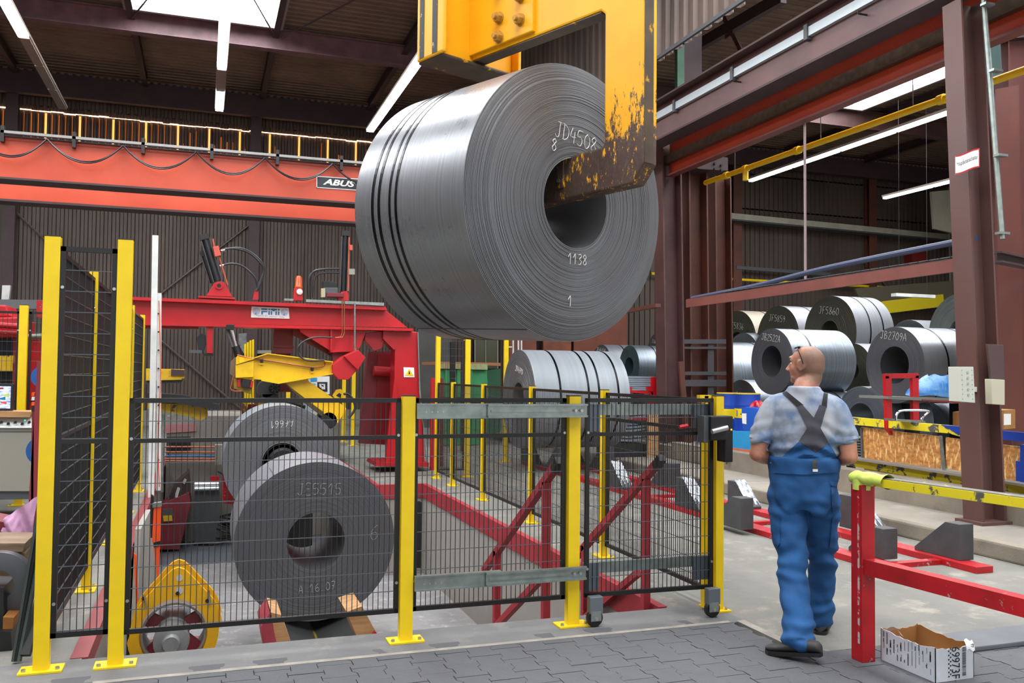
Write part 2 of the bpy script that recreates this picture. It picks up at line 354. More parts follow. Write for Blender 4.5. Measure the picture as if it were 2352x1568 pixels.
# interlocking paving blocks, each its own piece
def paver_mesh(i):
    L, Wd, e = .196, .161, .012; mb = MB(); R = random.Random(i)
    t = [0, L*.2, L*.32, L*.68, L*.8, L]; s = [1, 1, -1, -1, 1, 1]
    pr = [(Wd/2+e*s[k], t[k]) for k in range(6)]+[(-Wd/2-e*s[k], t[k]) for k in range(5, -1, -1)]
    z = R.uniform(-.0015, .0015)
    mb.prism([(x, y, z) for x, y in pr], (0, 0, -.04)); o = mb.build('paver', 'paver', base=(0, 0, 0), recalc=True)
    me = o.data; bpy.data.objects.remove(o); return me
pm = [paver_mesh(i) for i in range(6)]; bo = V(fbed['_b']); npv = 0
def in_view(x, y): return V((x, y, 0)) - EYE
for i in range(-8, 30):
    for j in range(0, 10):
        x = i*.165+.05; y = 3.32+j*.2+(.1 if i % 2 else 0)
        if not (-1.1 < x < 4.8 and y < 4.95) or (x > 3.33 and y > 4.28): continue
        d = V((x, y+.1, 0))-EYE; z = d.dot(_f); px = 1176+F_PX*d.dot(_r)/z; py = 784-F_PX*d.dot(_u)/z
        if py > 1640 or px > 2460 or px < -80 or npv > 295: continue
        p = bpy.data.objects.new('paver', pm[(i*7+j*3) % 6]); COL.objects.link(p); p.parent = fbed
        p.location = V((x, y, -.001))-bo; p.rotation_euler = (random.uniform(-.004, .004), random.uniform(-.004, .004), 0); npv += 1
# walls
def corr(x0, x1, z0, z1, Y, per=.2, dep=.045, axis='x'):
    mb = MB(); n = int((x1-x0)/per); pts = []
    for k in range(n):
        a = x0+k*per; pts += [(a, 0), (a+per*.38, 0), (a+per*.5, dep), (a+per*.88, dep)]
    pts.append((x0+n*per, 0)); vs = []
    for z in (z0, z1):
        for a, d in pts: vs.append((a, Y+d, z) if axis == 'x' else (Y+d, a, z))
    m = len(pts); mb.add(vs, [(i, i+1, m+i+1, m+i) for i in range(m-1)]); return mb
struct(corr(-10, 30, .35, 7.55, YW), 'wall_back', 'wallsheet', recalc=False)
struct(corr(-10, 30, 8.75, 9.8, YW), 'wall_back', 'wallsheet', recalc=False)
struct(corr(7.4, 30, 7.5, 8.8, YW), 'wall_back', 'wallsheet', recalc=False)
f = MB(); f.box(-10, 30, YW-.12, YW+.2, 0, .42); struct(f, 'baseboard_back', 'concrete')
struct(corr(-8, YW, 0, 9.8, -10, axis='y'), 'wall_left', 'wallsheet', recalc=False)
struct(corr(-8, YW, 0, 9.8, 27.5, axis='y'), 'wall_right', mat('pale_right_wall', '8b8578', .7, c2='79746a'), recalc=False)
# daylit strip high in the back wall: translucent rusted sheets with glowing ribs
mb = corr(-10, 7.4, 7.5, 8.78, YW, .17, .05); struct(mb, 'wall_slot', corrugated('sooty_translucent_sheet', '5b4a40', '3c2723'), recalc=False)
mb = MB(); mb2 = MB(); mb3 = MB(); R = random.Random(3)
x = -8.0
while x < 7.2:
    w = R.choice([.015, .02, .02, .03])
    wide = int(round(x/.17)) % 5 == 0
    if wide: mb3.box(x, x+.055, YW-.014, YW-.006, 7.5+R.uniform(0, .2), 8.58)
    elif x < 1.2 or R.random() < .3: mb2.box(x, x+w, YW-.012, YW-.006, 7.5, 8.55-R.uniform(0, .5)*(x > -1))
    x += .17
x = -8.0
while x < 7.2:
    l = R.uniform(.2, .5); z = 8.6+R.uniform(-.02, .02); mb.box(x, x+l, YW-.02, YW-.01, z, z+R.uniform(.01, .035)); x += l*.98
tag(mb2.build('backlit_rib', 'slot_rust'), kind='structure'); tag(mb3.build('backlit_rib', 'slot_glow'), kind='structure'); tag(mb.build('daylight_gap', 'slot'), kind='structure')
# roof
def deck(x0, x1, y0, y1, z):
    mb = MB(); per = .25; n = int((y1-y0)/per); pts = []
    for k in range(n): a = y0+k*per; pts += [(a, 0), (a+per*.55, 0), (a+per*.65, .06), (a+per*.9, .06)]
    pts.append((y0+n*per, 0)); m = len(pts); vs = [(x, a, z+d) for x in (x0, x1) for a, d in pts]
    return mb.add(vs, [(i, i+1, m+i+1, m+i) for i in range(m-1)])
struct(deck(-10, 30, -8, YW+.2, 9.75), 'ceiling', 'deck', recalc=False)
for i, (x0, x1, y0, y1) in enumerate([(-1.75, 1.5, 8, 20.95), (-1.8, 1.5, -3.0, 5.0), (-9, -5.6, 1, 19), (4.2, 6.6, -4.0, 12.0), (14.6, 18.4, 7.0, 21.3), (9.2, 11.8, -3.0, 12)]):
    f = MB(); f.box(x0, x1, y0, y1, 9.66, 9.69); struct(f, 'window_%d' % (i+1), 'rooflight')
    f = MB(); f.box(x0-.08, x0, y0-.08, y1+.08, 9.5, 9.74); f.box(x1, x1+.08, y0-.08, y1+.08, 9.5, 9.74); f.box(x0, x1, y0-.08, y0, 9.5, 9.74); f.box(x0, x1, y1, y1+.08, 9.5, 9.74)
    struct(f, 'trim_%d' % (i+5), mat('rooflight_kerb', '8f8788', .5, .2))
# steel frame
fr = MB(); fr.ibeam((-10, 21.45, 9.4), (7.2, 21.45, 9.4), .25, .5); one(fr, 'roof_rafter', mat('lilac_primer', '7b5a60', .5, c2='5c454a'), 'purple primed roof rafter just behind the left rooflight', 'beam')
fr = MB(); fr.ibeam((7.5, 21.6, 9.3), (27.4, 21.6, 9.3), .25, .55); one(fr, 'roof_rafter', 'oxide', 'purple roof rafter at the end of the right-hand rooflight', 'beam')
fr = MB(); fr.bar((-10, 26.6, 9.25), (27.4, 26.6, 9.25), .2, .6); one(fr, 'wall_plate_beam', 'oxide_dark', 'dark beam along the top of the back wall', 'beam')
for k, x in enumerate([-8, -4.9, -1.7, 1.45, 4.55, 10.4, 13.6, 19.5, 23]):
    fr = MB(); fr.ibeam((x, -7, 9.58), (x, 26.5, 9.58), .14, .26)
    lb = {1: 'dark roof purlin left of the left light row', 2: 'dark roof purlin at the left edge of the rooflight', 3: 'dark roof purlin at the right edge of the rooflight', 4: 'dark roof purlin above the right light row of the left bay', 0: 'dark roof purlin farthest left under the roof', 5: 'dark right bay roof purlin nearest the divider columns', 6: 'second dark roof purlin of the right bay from the divider', 7: 'third dark roof purlin of the right bay from the divider', 8: 'dark roof purlin farthest right in the right bay'}.get(k)
    one(fr, 'roof_purlin', 'oxide_dark', lb or 'dark roof purlin under the right bay roof or at its far left edge', 'beam', group='roof purlins' if lb is None else None)
for a, b, lb in [((-1.7, 21.3, 9.4), (.2, 15.5, 9.5), 'thin diagonal tie rod under the rooflight on its left'), ((1.45, 21.3, 9.4), (-.3, 15.5, 9.5), 'thin diagonal tie rod under the rooflight on its right'), ((1.6, 21.2, 9.4), (4.4, 15.4, 9.5), 'thin diagonal tie rod right of the rooflight')]:
    one(MB().tube([a, b], .018, 5), 'tie_rod', 'oxide_dark', lb, 'tie rod')
# back wall posts and braces
for px, nm in [(20, 'brown wall post on the back wall, at the far left'), (583, 'brown wall post on the back wall behind the red gantry')]:
    p = PY(px, 560, YW-.2); fr = MB(); fr.ibeam((p.x, YW-.2, 0), (p.x, YW-.2, 9.2), .3, .25, up=(0, 1, 0)); one(fr, 'wall_post', 'oxide_dark', nm, 'column')
for px, nm in [(1690, 'brown wall post on the back wall beside the divider columns'), (2000, 'brown wall post on the back wall above the coil JF 5860')]:
    p = PY(px, 540, YW-.2); fr = MB(); fr.ibeam((p.x, YW-.2, 0), (p.x, YW-.2, 9.2), .35, .25, up=(0, 1, 0)); one(fr, 'wall_post', 'oxide_b', nm, 'column')
for a, b, lb in [((580, 510), (368, 675), 'thin diagonal brace on the back wall rising to the right behind the gantry'), ((368, 780), (560, 945), 'thin diagonal brace on the back wall falling to the right below the gantry beam'), ((40, 490), (118, 565), 'thin diagonal brace high on the back wall at far left'), ((1985, 600), (2075, 700), 'thin brace on the back wall behind the coils on the right')]:
    q = [PY(*a, YW-.08), PY(*b, YW-.08)]; one(MB().tube(q, .03, 5), 'wall_brace', mat('brace_brown', '5b4f48', .6), lb, 'brace')
# ---- columns between the bays
def hcol(name, base, top, wx, dy, m, label, t=.03, open_x=True, cap=None):
    mb = MB(); b, tp = V(base), V(top)
    if open_x:      # flanges left and right, web between
        for s in (-1, 1): mb.bar(b+V((s*(wx/2-t/2), 0, 0)), tp+V((s*(wx/2-t/2), 0, 0)), t, dy, (0, 1, 0))
        mb.bar(b+V((0, dy*.1, 0)), tp+V((0, dy*.1, 0)), wx-2*t, t, (0, 1, 0))
    else:
        for s in (-1, 1): mb.bar(b+V((0, s*(dy/2-t/2), 0)), tp+V((0, s*(dy/2-t/2), 0)), wx, t, (0, 1, 0))
        mb.bar(b, tp, t, dy-2*t, (0, 1, 0))
    th = thing(name, label, 'column', base); mb.build('shaft', m, th)
    MB().box(b.x-wx*.7, b.x+wx*.7, b.y-dy*.7, b.y+dy*.7, b.z, b.z+.03).build('foot_plate', m, th); return th
def xcol(pxb, pxt, Y, z0, yt, w, dy, m, label, **k):
    b = PY(pxb, 1000, Y); t = PY(pxt, yt, Y); dz = (t-b).z; s = (t.x-b.x)/dz
    base = V((b.x+s*(z0-b.z), Y, z0)); top = V((b.x+s*(9.3-b.z), Y, 9.3)) if yt < 200 else V((t.x, Y, t.z)); return hcol('steel_column', base, top, w, dy, m, label, **k)
c1 = xcol(1542, 1532, 14.3, .15, 330, .40, .34, 'oxide', 'purple brown steel column left of the pair, behind the hook', open_x=True)
c2 = xcol(1597, 1590, 14.45, .15, 300, .40, .4, 'oxide_b', 'rusty orange-brown steel column right of the purple one', open_x=True)
c3 = xcol(1656, 1650, 14.75, .15, 410, .36, .34, 'oxide_b', 'slimmer rusty column just right of the column pair', open_x=True)
mb = MB()
for y0, y1 in ((779, 789), (796, 801), (853, 861), (872, 887)): mb.slabY([(1572, y0), (1668, y0), (1668, y1), (1572, y1)], 14.2, .03)
mb.slabY([(1626, 784), (1640, 784), (1640, 940), (1626, 940)], 14.23, .03)
one(mb, 'lattice_plate', mat('grey_batten_plate', '4b494c', .5, .3), 'grey batten plates joining the divider columns', 'bracket')
one(MB().bar(PY(1563, 830, 13.9), PY(1583, 1050, 13.9), .09, .05, (0, 1, 0)), 'plank', 'oxide_b', 'brown timber leaning against the purple column foot', 'plank')
one(MB().slabY([(1556, 105), (1572, 102), (1572, 238), (1556, 245)], 14.2, .1), 'downpipe', mat('verdigris_paint', '4d7b63', .6, c2='3e6350'), 'green painted strip up the column above the runway beam', 'pipe')
one(MB().slabY([(1572, 68), (1612, 60), (1612, 228), (1572, 240)], 14.35, .35), 'upper_column', 'oxide_dark', 'dark column section above the purple runway beam', 'column')
mb = MB(); mb.slabY([(1600, 352), (1672, 362), (1672, 392), (1610, 388), (1568, 380), (1566, 350)], 14.0, .5)
kn = one(mb, 'bracket_plate', 'oxide_dark', 'dark gusset bracket on top of the rusty columns', 'bracket')
mb = MB()
for px, py in ((1641, 376), (1656, 380), (1641, 388), (1656, 391), (1642, 365)): p = PY(px, py, 13.99); mb.cyl(p, p+V((0, -.03, 0)), .025, 6)
mb.build('bolt', 'black', kn)
# right-hand column pair
X7 = 7.3
b0 = PZ(2262, 1200, .15); tpx = PX(2211, 10, b0.x+.0)
topv = V((b0.x, tpx.y, tpx.z))
th = hcol('steel_column', b0, topv, .3, .24, mat('purple_brown_primer', '53342d', .5, c2='574240', ns=.9, bump=.05), 'brown steel column in front at right carrying the white sign and grey conduit', t=.022)
def onc(px, py, off=-.14): return PX(px, py, b0.x+off)
# right column furniture
p = [onc(2235, 12, .02), onc(2277, 553, .02)]
cd = thing('conduit', 'grey vertical conduit clamped in the recess of the right-hand column', 'pipe', p[-1])
MB().tube([q+V((0, -.13, 0)) for q in p], .028, 8).build('pipe', 'zinc', cd)
for px, py in ((2244, 22), (2262, 172), (2273, 364), (2277, 540)): q = onc(px, py, .02)+V((0, -.13, 0)); MB().box(q.x-.06, q.x+.06, q.y-.035, q.y+.035, q.z-.012, q.z+.012).build('clamp', 'zinc', cd)
# warped sign
sg = thing('warning_sign', 'warped white sign with red border on the right-hand column', 'sign', onc(2222, 350, -.2))
A, B = onc(2198, 378, -.32), onc(2250, 362, -.155)
A.y += .02
def sfn(u, v, o=0.):
    hgt = A.z-onc(2198, 378+39-19.5, -.32).z
    p = A.lerp(B, u); w = .018*sin(u*2*pi)
    return p+V((-w-o*.7, -w*.6-o, (v-.5)*.19-.012*sin(u*pi*2)+.02*(1-u)*0))
MB().grid(lambda u, v: sfn(u, v), 14, 2).build('sign_plate', 'plate', sg, recalc=False)
mb = MB()
for v0, v1 in ((0, .07), (.93, 1)): mb.grid(lambda u, v: sfn(u, v0+(v1-v0)*v, .003), 14, 1)
mb.grid(lambda u, v: sfn(.955+.045*u, v, .003), 2, 2); mb.build('red_border', 'red', sg, recalc=False)
L_ = (B-A).length
text('lettering', 'Hauptkranschalter', 'ink', (0, 0, 0), (1, 0, 0), (0, 0, 1), .06, sg, width=L_*.84, fn=lambda x, y: sfn(.49+x/L_, .52+y/.19, .006))
# switch cabinet, small box and guard plate on the column
q = onc(2222, 880, -.16)
mb = MB(); mb.slabY([(2204, 842), (2236, 842), (2240, 925), (2206, 922)], b0.y-.17, .14); mb.box(b0.x-.2, b0.x-.13, b0.y-.06, b0.y-.02, 1.45, 1.5); cb = one(mb, 'distribution_box', mat('pale_box_plastic', 'b9bdb2', .5), 'pale grey distribution box with knock-outs on the left of the column', 'box', bevel=.004)
mb = MB()
for k in range(5): p = PY(2222+k*.6, 855+k*13, b0.y-.172); mb.cyl(p, p+V((0, -.004, 0)), .014, 10)
for sx in (2209, 2232):
    for k in range(7): p = PY(sx+k*.4, 850+k*11, b0.y-.172); mb.cyl(p, p+V((0, -.004, 0)), .006, 6)
tag(mb.build('knock_out', mat('knock_out_grey', '9a9f95', .5), cb), kind='stuff')
one(MB().slabY([(2277, 870), (2308, 872), (2308, 930), (2279, 928)], b0.y-.2, .08), 'switch_box', mat('cream_switch_box', 'b3b09c', .5), 'small cream box fixed on the front of the right column', 'box', bevel=.005)
one(MB().slabY([(2269, 790), (2305, 792), (2308, 872), (2277, 870)], b0.y-.15, .03), 'guard_plate', mat('dark_guard_plate', '4a3a38', .5), 'dark curved guard plate above the small cream box', 'plate', bevel=.004)
# big rear column at the right edge with its dark box
c4 = thing('steel_column', 'large reddish brown column at the right edge behind the sign column', 'column', PZ(2340, 1100, .35))
bx = PY(2312, 1000, 9.0); mb = MB(); mb.box(bx.x-.02, bx.x+.0, 8.9, 9.25, .35, 9.3); mb.box(bx.x, bx.x+.5, 9.0, 9.03, .35, 9.3); mb.box(bx.x+.5, bx.x+.53, 8.85, 9.3, .35, 9.3); mb.slabY([(2272, 205), (2300, 190), (2292, 1000), (2316, 1000)][::1], 9.2, .02)
mb.build('shaft', mat('worn_red_oxide', '633631', .5, c2='542d29', ns=1.2, bump=.06), c4)
mb = MB(); mb.slabY([(2285, 205), (2340, 195), (2352, 1000), (2300, 1000)], 8.88, .03); mb.build('flange', mat('worn_red_oxide_flange', '69382f', .5, c2='5b322d', ns=1.2, bump=.06), c4)
mb = MB(); mb.slabY([(2255, 40), (2295, 25), (2303, 188), (2270, 200)], 8.8, .25); one(mb, 'cable_box', mat('dark_verdigris_box', '36504d', .45, c2='2b3f3f', ns=2), 'dark green metal box high beside the right-hand column', 'box', bevel=.01)
one(MB().ibeam(PY(2288, 70, 8.95), PY(2400, 60, 8.95), .2, .3), 'cross_beam', 'oxide_dark', 'dark cross beam at the top right corner behind the green box', 'beam')
# tie between the right columns
one(MB().ibeam(PY(2288, 590, 7.2), PY(2420, 618, 8.6), .12, .12), 'tie_beam', 'oxide_dark', 'short brown tie beam from the sign column to the large rear column', 'beam')
# ---- crane runway along the divider
def along(x0p, x1p, X): return PX(*x0p, X), PX(*x1p, X)
Y0, Y1 = 2.0, 14.9
zb = PX(1700, 222, 7.2).z
th = thing('runway_beam', 'long purple-brown runway beam with pale conductor rail from the hook to the right column', 'beam', (7.3, Y0, zb))
zt = zb+.62
MB().box(7.33, 7.36, Y0, Y1, zb, zt).build('web', mat('lilac_brown_beam', '6d504e', .5, c2='5b4141', ns=1), th)
MB().box(7.19, 7.52, Y0, Y1, zb-.03, zb).build('bottom_flange', 'oxide_dark', th)
MB().box(7.15, 7.52, Y0, Y1, zt, zt+.03).build('top_flange', mat('dark_brown_flange', '3d2622', .55), th)
MB().box(7.27, 7.33, Y0, Y1, zt-.24, zt-.12).build('conductor_rail', mat('pale_conductor_rail', 'b4bfc4', .4, .2), th)
for k in range(8): y = 2.6+k*1.7; MB().box(7.25, 7.34, y, y+.07, zt-.28, zt-.08).build('rail_clamp', 'darkgrey', th)
for k in range(5): y = 3.2+k*2.6; MB().tube([(7.33, y, zt-.34), (7.2, y, zt-.34), (7.2, y, zt-.31)], .012, 5).build('bracket', 'black', th)
z2 = 5.21
th = thing('crane_rail_beam', 'orange red crane rail beam with greased rail running beside the purple beam', 'beam', (8, Y0, z2))
MB().box(7.95, 7.98, Y0, 14.2, z2, z2+.58).build('web', 'crane_red', th)
MB().box(7.87, 8.03, Y0, 14.2, z2-.03, z2).build('bottom_flange', mat('dusty_red_flange', '7c413d', .5, c2='6d3835'), th)
MB().box(7.80, 8.25, Y0, 14.2, z2+.58, z2+.61).build('top_flange', mat('pale_flange_edge', '9aa29c', .5, .2), th)
MB().box(7.86, 7.96, Y0, 15, z2+.20, z2+.225).build('rail', mat('greasy_rail', '5a5044', .4, .4), th)
MB().box(7.86, 7.93, Y0, 15, z2+.225, z2+.36).build('cable_channel', mat('greasy_channel', '4c443a', .5, .2, '6a5f4e', ns=8), th)
MB().box(7.78, 7.81, Y0, 13.2, z2+.64, z2+.70).build('upper_conduit', mat('grey_channel', '8e9a97', .4, .3), th)
MB().box(7.93, 7.96, 13.0, 13.35, z2+.25, z2+.33).build('orange_label', 'crane_red', th)
# curtain of weathered sheets hanging above the runway
zc = 7.0
struct(corr(4.8, YW, zc, 9.75, 7.3, .3, .07, 'y'), 'wall_upper', 'curtain', recalc=False)
one(MB().bar((7.24, 4.8, zc), (7.24, YW, zc), .05, .06), 'sheet_rail', 'darkgrey', 'thin rail along the lower edge of the hanging brown sheets', 'rail')
# roof brace in the right bay
g1, g2, g3, g4 = PX(1515, 150, 9.4), PX(1800, -8, 9.4), PX(1655, 28, 9.4), PX(1718, 150, 9.4)
g1 = PX(1560, 130, 9.4); c_ = PX(1678, 68, 9.4)
one(MB().bar(g1, g2, .12, .22), 'roof_brace', 'oxide_dark', 'dark diagonal truss chord under the deck above the runway', 'beam')
mb = MB(); mb.bar(PX(1655, 25, 9.35), c_, .03, .1); mb.bar(c_, PX(1716, 145, 9.35), .03, .1); mb.box(c_.x-.04, c_.x-.01, c_.y-.14, c_.y+.14, c_.z-.14, c_.z+.14); one(mb, 'brace_strut', 'oxide', 'brown strut with bolted gusset below the diagonal truss chord', 'brace')
# light battens
def batten(x, y0, y1, z, label, segs, lit, w=.2):
    th = thing('light_batten', label, 'light', (x, (y0+y1)/2, z)); MB().box(x-w/2, x+w/2, y0, y1, z, z+.05).build('housing', 'deadlamp', th)
    L = (y1-y0)/segs
    for k in range(segs):
        if lit(k): MB().box(x-w*.42, x+w*.42, y0+k*L+.03, y0+(k+1)*L-.03, z-.05, z).build('tube', 'lamp', th)
        else: MB().box(x-w*.42, x+w*.42, y0+k*L+.03, y0+(k+1)*L-.03, z-.04, z).build('tube', 'deadlamp', th)
batten(-3.2, 6.9, 22.6, 7.6, 'leftmost strip light row, unlit over its far third', 10, lambda k: k < 7)
batten(.22, 3.4, 21.4, 7.6, 'middle strip light row hanging in front of the rooflight', 12, lambda k: k != 10)
batten(3.8, 4.0, 21.9, 7.6, 'strip light row slanting down behind the hanging coil', 12, lambda k: True)
batten(12.65, 4.0, 18.6, 6.4, 'long strip light row in the right bay above the coils', 9, lambda k: True, .13)
batten(17.2, 9, 19.1, 6.4, 'short strip light row far back in the right bay', 6, lambda k: True, .13)
# yellow gas pipe and drop rod
a, b = PX(1620, 420, 8.6), PX(2206, 213, 8.6)
gp = thing('gas_pipe', 'yellow gas pipe hung below the crane rail in the right bay', 'pipe', a)
MB().tube([a, a+(b-a)*1.6], .045, 10).build('pipe', 'yellow', gp, smooth=True)
p = a.lerp(b, .22); MB().tube([p+V((0, 0, .03)), p+V((0, 0, -.2))], .05, 8).build('drain_tee', 'yellow', gp)
for t_ in (.12, .22, .46, .95): p = a.lerp(b, t_); MB().cyl(p-(b-a).normalized()*.05, p+(b-a).normalized()*.05, .062, 10).build('joint', 'yellow', gp)
for px, py in ((1688, 392), (1885, 318), (2097, 245)): p = PX(px, py, 8.6); MB().tube([p, p+V((0, 0, 1.0))], .008, 4).build('hanger', 'darkgrey', gp)
p, q = PX(1848, 230, 8.0), PX(1850, 655, 8.0); one(MB().tube([p, q], .02, 6), 'drop_rod', mat('pinkish_rod', '8f7f7e', .5, .3), 'thin vertical rod from the crane rail to the angle beam', 'rod')
# angle beam with cable tray between columns
a, b = PX(1578, 697, 7.35), PX(2228, 605, 7.35)
ab = thing('angle_beam', 'long reddish angle beam carrying a cable tray between the columns', 'beam', a)
MB().bar(a, b, .04, .13).build('angle_web', mat('dusty_red_angle', '754239', .5, c2='633730', ns=2), ab); MB().bar(a+V((.12, 0, .07)), b+V((.12, 0, .07)), .24, .015).build('angle_top', 'oxide', ab)
mb = MB(); n = 30
for k in range(n):
    p = a.lerp(b, .2+.8*k/n)+V((.06, 0, .1)); mb.box(p.x-.05, p.x+.12, p.y-.03, p.y+.1, p.z-.004, p.z+.004)
tr = mb.build('cable_tray', mat('galvanised_tray', '6f7478', .4, .5), ab)
MB().tube(spline([a+V((.1, 0, .09)), a.lerp(b, .3)+V((.1, 0, .13)), a.lerp(b, .6)+V((.1, 0, .22)), b+V((.1, 0, .27))], 8), .035, 8).build('cable', mat('blue_grey_cable', '39415a', .5), ab)
a, b = PX(1440, 715, 7.2), PX(1512, 701, 7.2); one(MB().bar(a, b, .1, .06), 'angle_beam', 'oxide_b', 'short end of reddish angle beam showing between hanging coil and column', 'beam')
# rails on the back wall of the right bay
a, b = PY(1622, 492, YW-.5), PY(2172, 545, YW-.5)
wr = thing('wall_beam', 'pale beam high on the back wall of the right bay', 'beam', a); MB().bar(a, b, .3, .2).build('beam_face', mat('pale_grey_beam', '9a9888', .55, c2='88877a'), wr); MB().bar(a+V((0, .1, -.13)), b+V((0, .1, -.13)), .5, .03).build('ledge', 'darkgrey', wr)
a, b = PY(1690, 614, YW-.3), PY(1905, 630, YW-.3); one(MB().bar(a, b, .1, .12), 'wall_rail', 'darkgrey', 'grey rail on the brown back wall under the pale beam', 'rail')
mb = MB(); mb.tube([PY(1496, 628, YW-.25), PY(1700, 642, YW-.25), PY(1965, 656, YW-.25), PY(2130, 664, YW-.25), PY(2240, 655, YW-.25)], .045, 6); one(mb, 'wall_pipe', 'yellow', 'thin yellow pipe across the back wall above the stored coils', 'pipe')
a, b = PY(2020, 707, 24), PY(2160, 690, 24); one(MB().bar(a, b, .3, .42), 'yellow_beam', mat('dull_yellow', 'b9a812', .5), 'yellow beam lying behind the coils at right', 'beam')
p = PY(2085, 678, 20); lr_ = one(MB().box(p.x-.5, p.x+.9, 19.9, 20.1, p.z-.05, p.z+.04), 'lamp_reflector', 'white', 'unlit white lamp fitting hanging before the yellow beam', 'light')
for dx_ in (-.3, .7): MB().cyl((p.x+dx_, 20, p.z), (p.x+dx_, 20, 9.7), .006, 4).build('hanger', 'black', lr_)
mb = MB(); mb.slabY([(2140, 440), (2300, 425), (2300, 560), (2146, 525)], 24, .1); one(mb, 'wall_cladding', mat('pale_cladding', '8f8d7c', .7, c2='7d7b6c', ns=1), 'pale cladding panel on the far right wall above the coils', 'panel')
mb = MB(); mb.slabY([(1965, 662), (2240, 640), (2240, 700), (1975, 690)], 26, .1); one(mb, 'wall_cladding', mat('dim_cladding', '5d5848', .7), 'dull olive wall strip below the yellow pipe at right', 'panel')
mb = MB(); mb.slabY([(2095, 580), (2130, 578), (2130, 610), (2095, 612)], 26.6, .4); one(mb, 'hoist_trolley', mat('dark_red_hoist', '6e1c18', .5), 'dark red hoist body on the far wall at right', 'hoist')
one(MB().slabY([(2262, 690), (2330, 690), (2330, 1000), (2262, 1000)], 11, .05), 'wall_panel', mat('maroon_panel', '5b2c28', .5), 'maroon panel seen between the right-hand columns', 'panel') if False else None
# ---- overhead crane in the left bay
YC = 15.0
zt = PY(400, 347, YC).z; zl = PY(400, 438, YC).z; x0, x1 = -9.6, 6.9
cr = thing('overhead_crane', 'orange red double girder overhead crane across the left bay', 'crane', (0, YC, zl))
gd = MB().box(x0, x1, YC, YC+.35, zl+.02, zt).build('girder', 'crane_red', cr)
MB().box(x0, x1, YC-.04, YC+.4, zl-.01, zl+.02).build('girder_flange', 'oxide_dark', cr); MB().box(x0, x1, YC-.03, YC+.38, zt, zt+.02).build('girder_flange', 'oxide_dark', cr)
MB().box(x0, x1, YC+2.0, YC+2.35, zl+.03, zt).build('girder', 'crane_red', cr); MB().box(x0, x1, YC+1.97, YC+2.4, zl-.01, zl+.03).build('girder_flange', 'oxide_dark', cr)
MB().box(x0, x1, YC-.12, YC-.04, zt+.03, zt+.07).build('festoon_rail', mat('dull_steel_rail', '8a8b88', .4, .5), cr)
MB().tube([(x0, YC-.1, zt-.01), (x1, YC-.1, zt-.01)], .012, 5).build('cable', 'hose', cr)
hs = [(-40, 905), (112, 315/1), (285, 0), (450, 0), (605, 0), (760, 0), (905, 0)]
xs = [PY(x, 330, YC).x for x in (-60, 112, 285, 452, 608, 762, 910)]
for a, b in zip(xs, xs[1:]):
    for k in range(2): MB().tube(arc((a, YC-.14-.03*k, zt-.02), (b, YC-.14-.03*k, zt-.02), .29+.03*k, 14), .011, 5).build('festoon_cable', 'rubber', cr)
for px in (8, 172, 330, 487, 637, 783): x = PY(px, 330, YC).x; MB().box(x-.025, x+.025, YC-.12, YC-.02, zt-.1, zt+.14).build('rail_hanger', 'black', cr)
sp = MB().slabY([(727, 404), (832, 411), (832, 438), (727, 431)], YC-.01, .008).build('name_plate', mat('plate_navy', '1f2730', .4), cr)
mb = MB()
for e in ([(727, 404), (832, 411), (832, 412.5), (727, 405.5)], [(727, 429.5), (832, 436.5), (832, 438), (727, 431)], [(727, 404), (728.5, 404), (728.5, 431), (727, 431)]): mb.slabY(e, YC-.014, .003)
mb.build('plate_border', 'plate', sp)
p = PY(779, 420, YC-.02); text('lettering', 'ABUS', 'plate', p, (1, 0, -.012), (0, 0, 1), .105, sp, width=.54, shear=.3, bold=.035)
c_ = p; 
mb = MB(); mb.slabY([(254, 433), (350, 437), (350, 443), (254, 439)], YC+1.99, .004); mb.build('warning_label', mat('faded_label', '6d5a22', .5), cr)
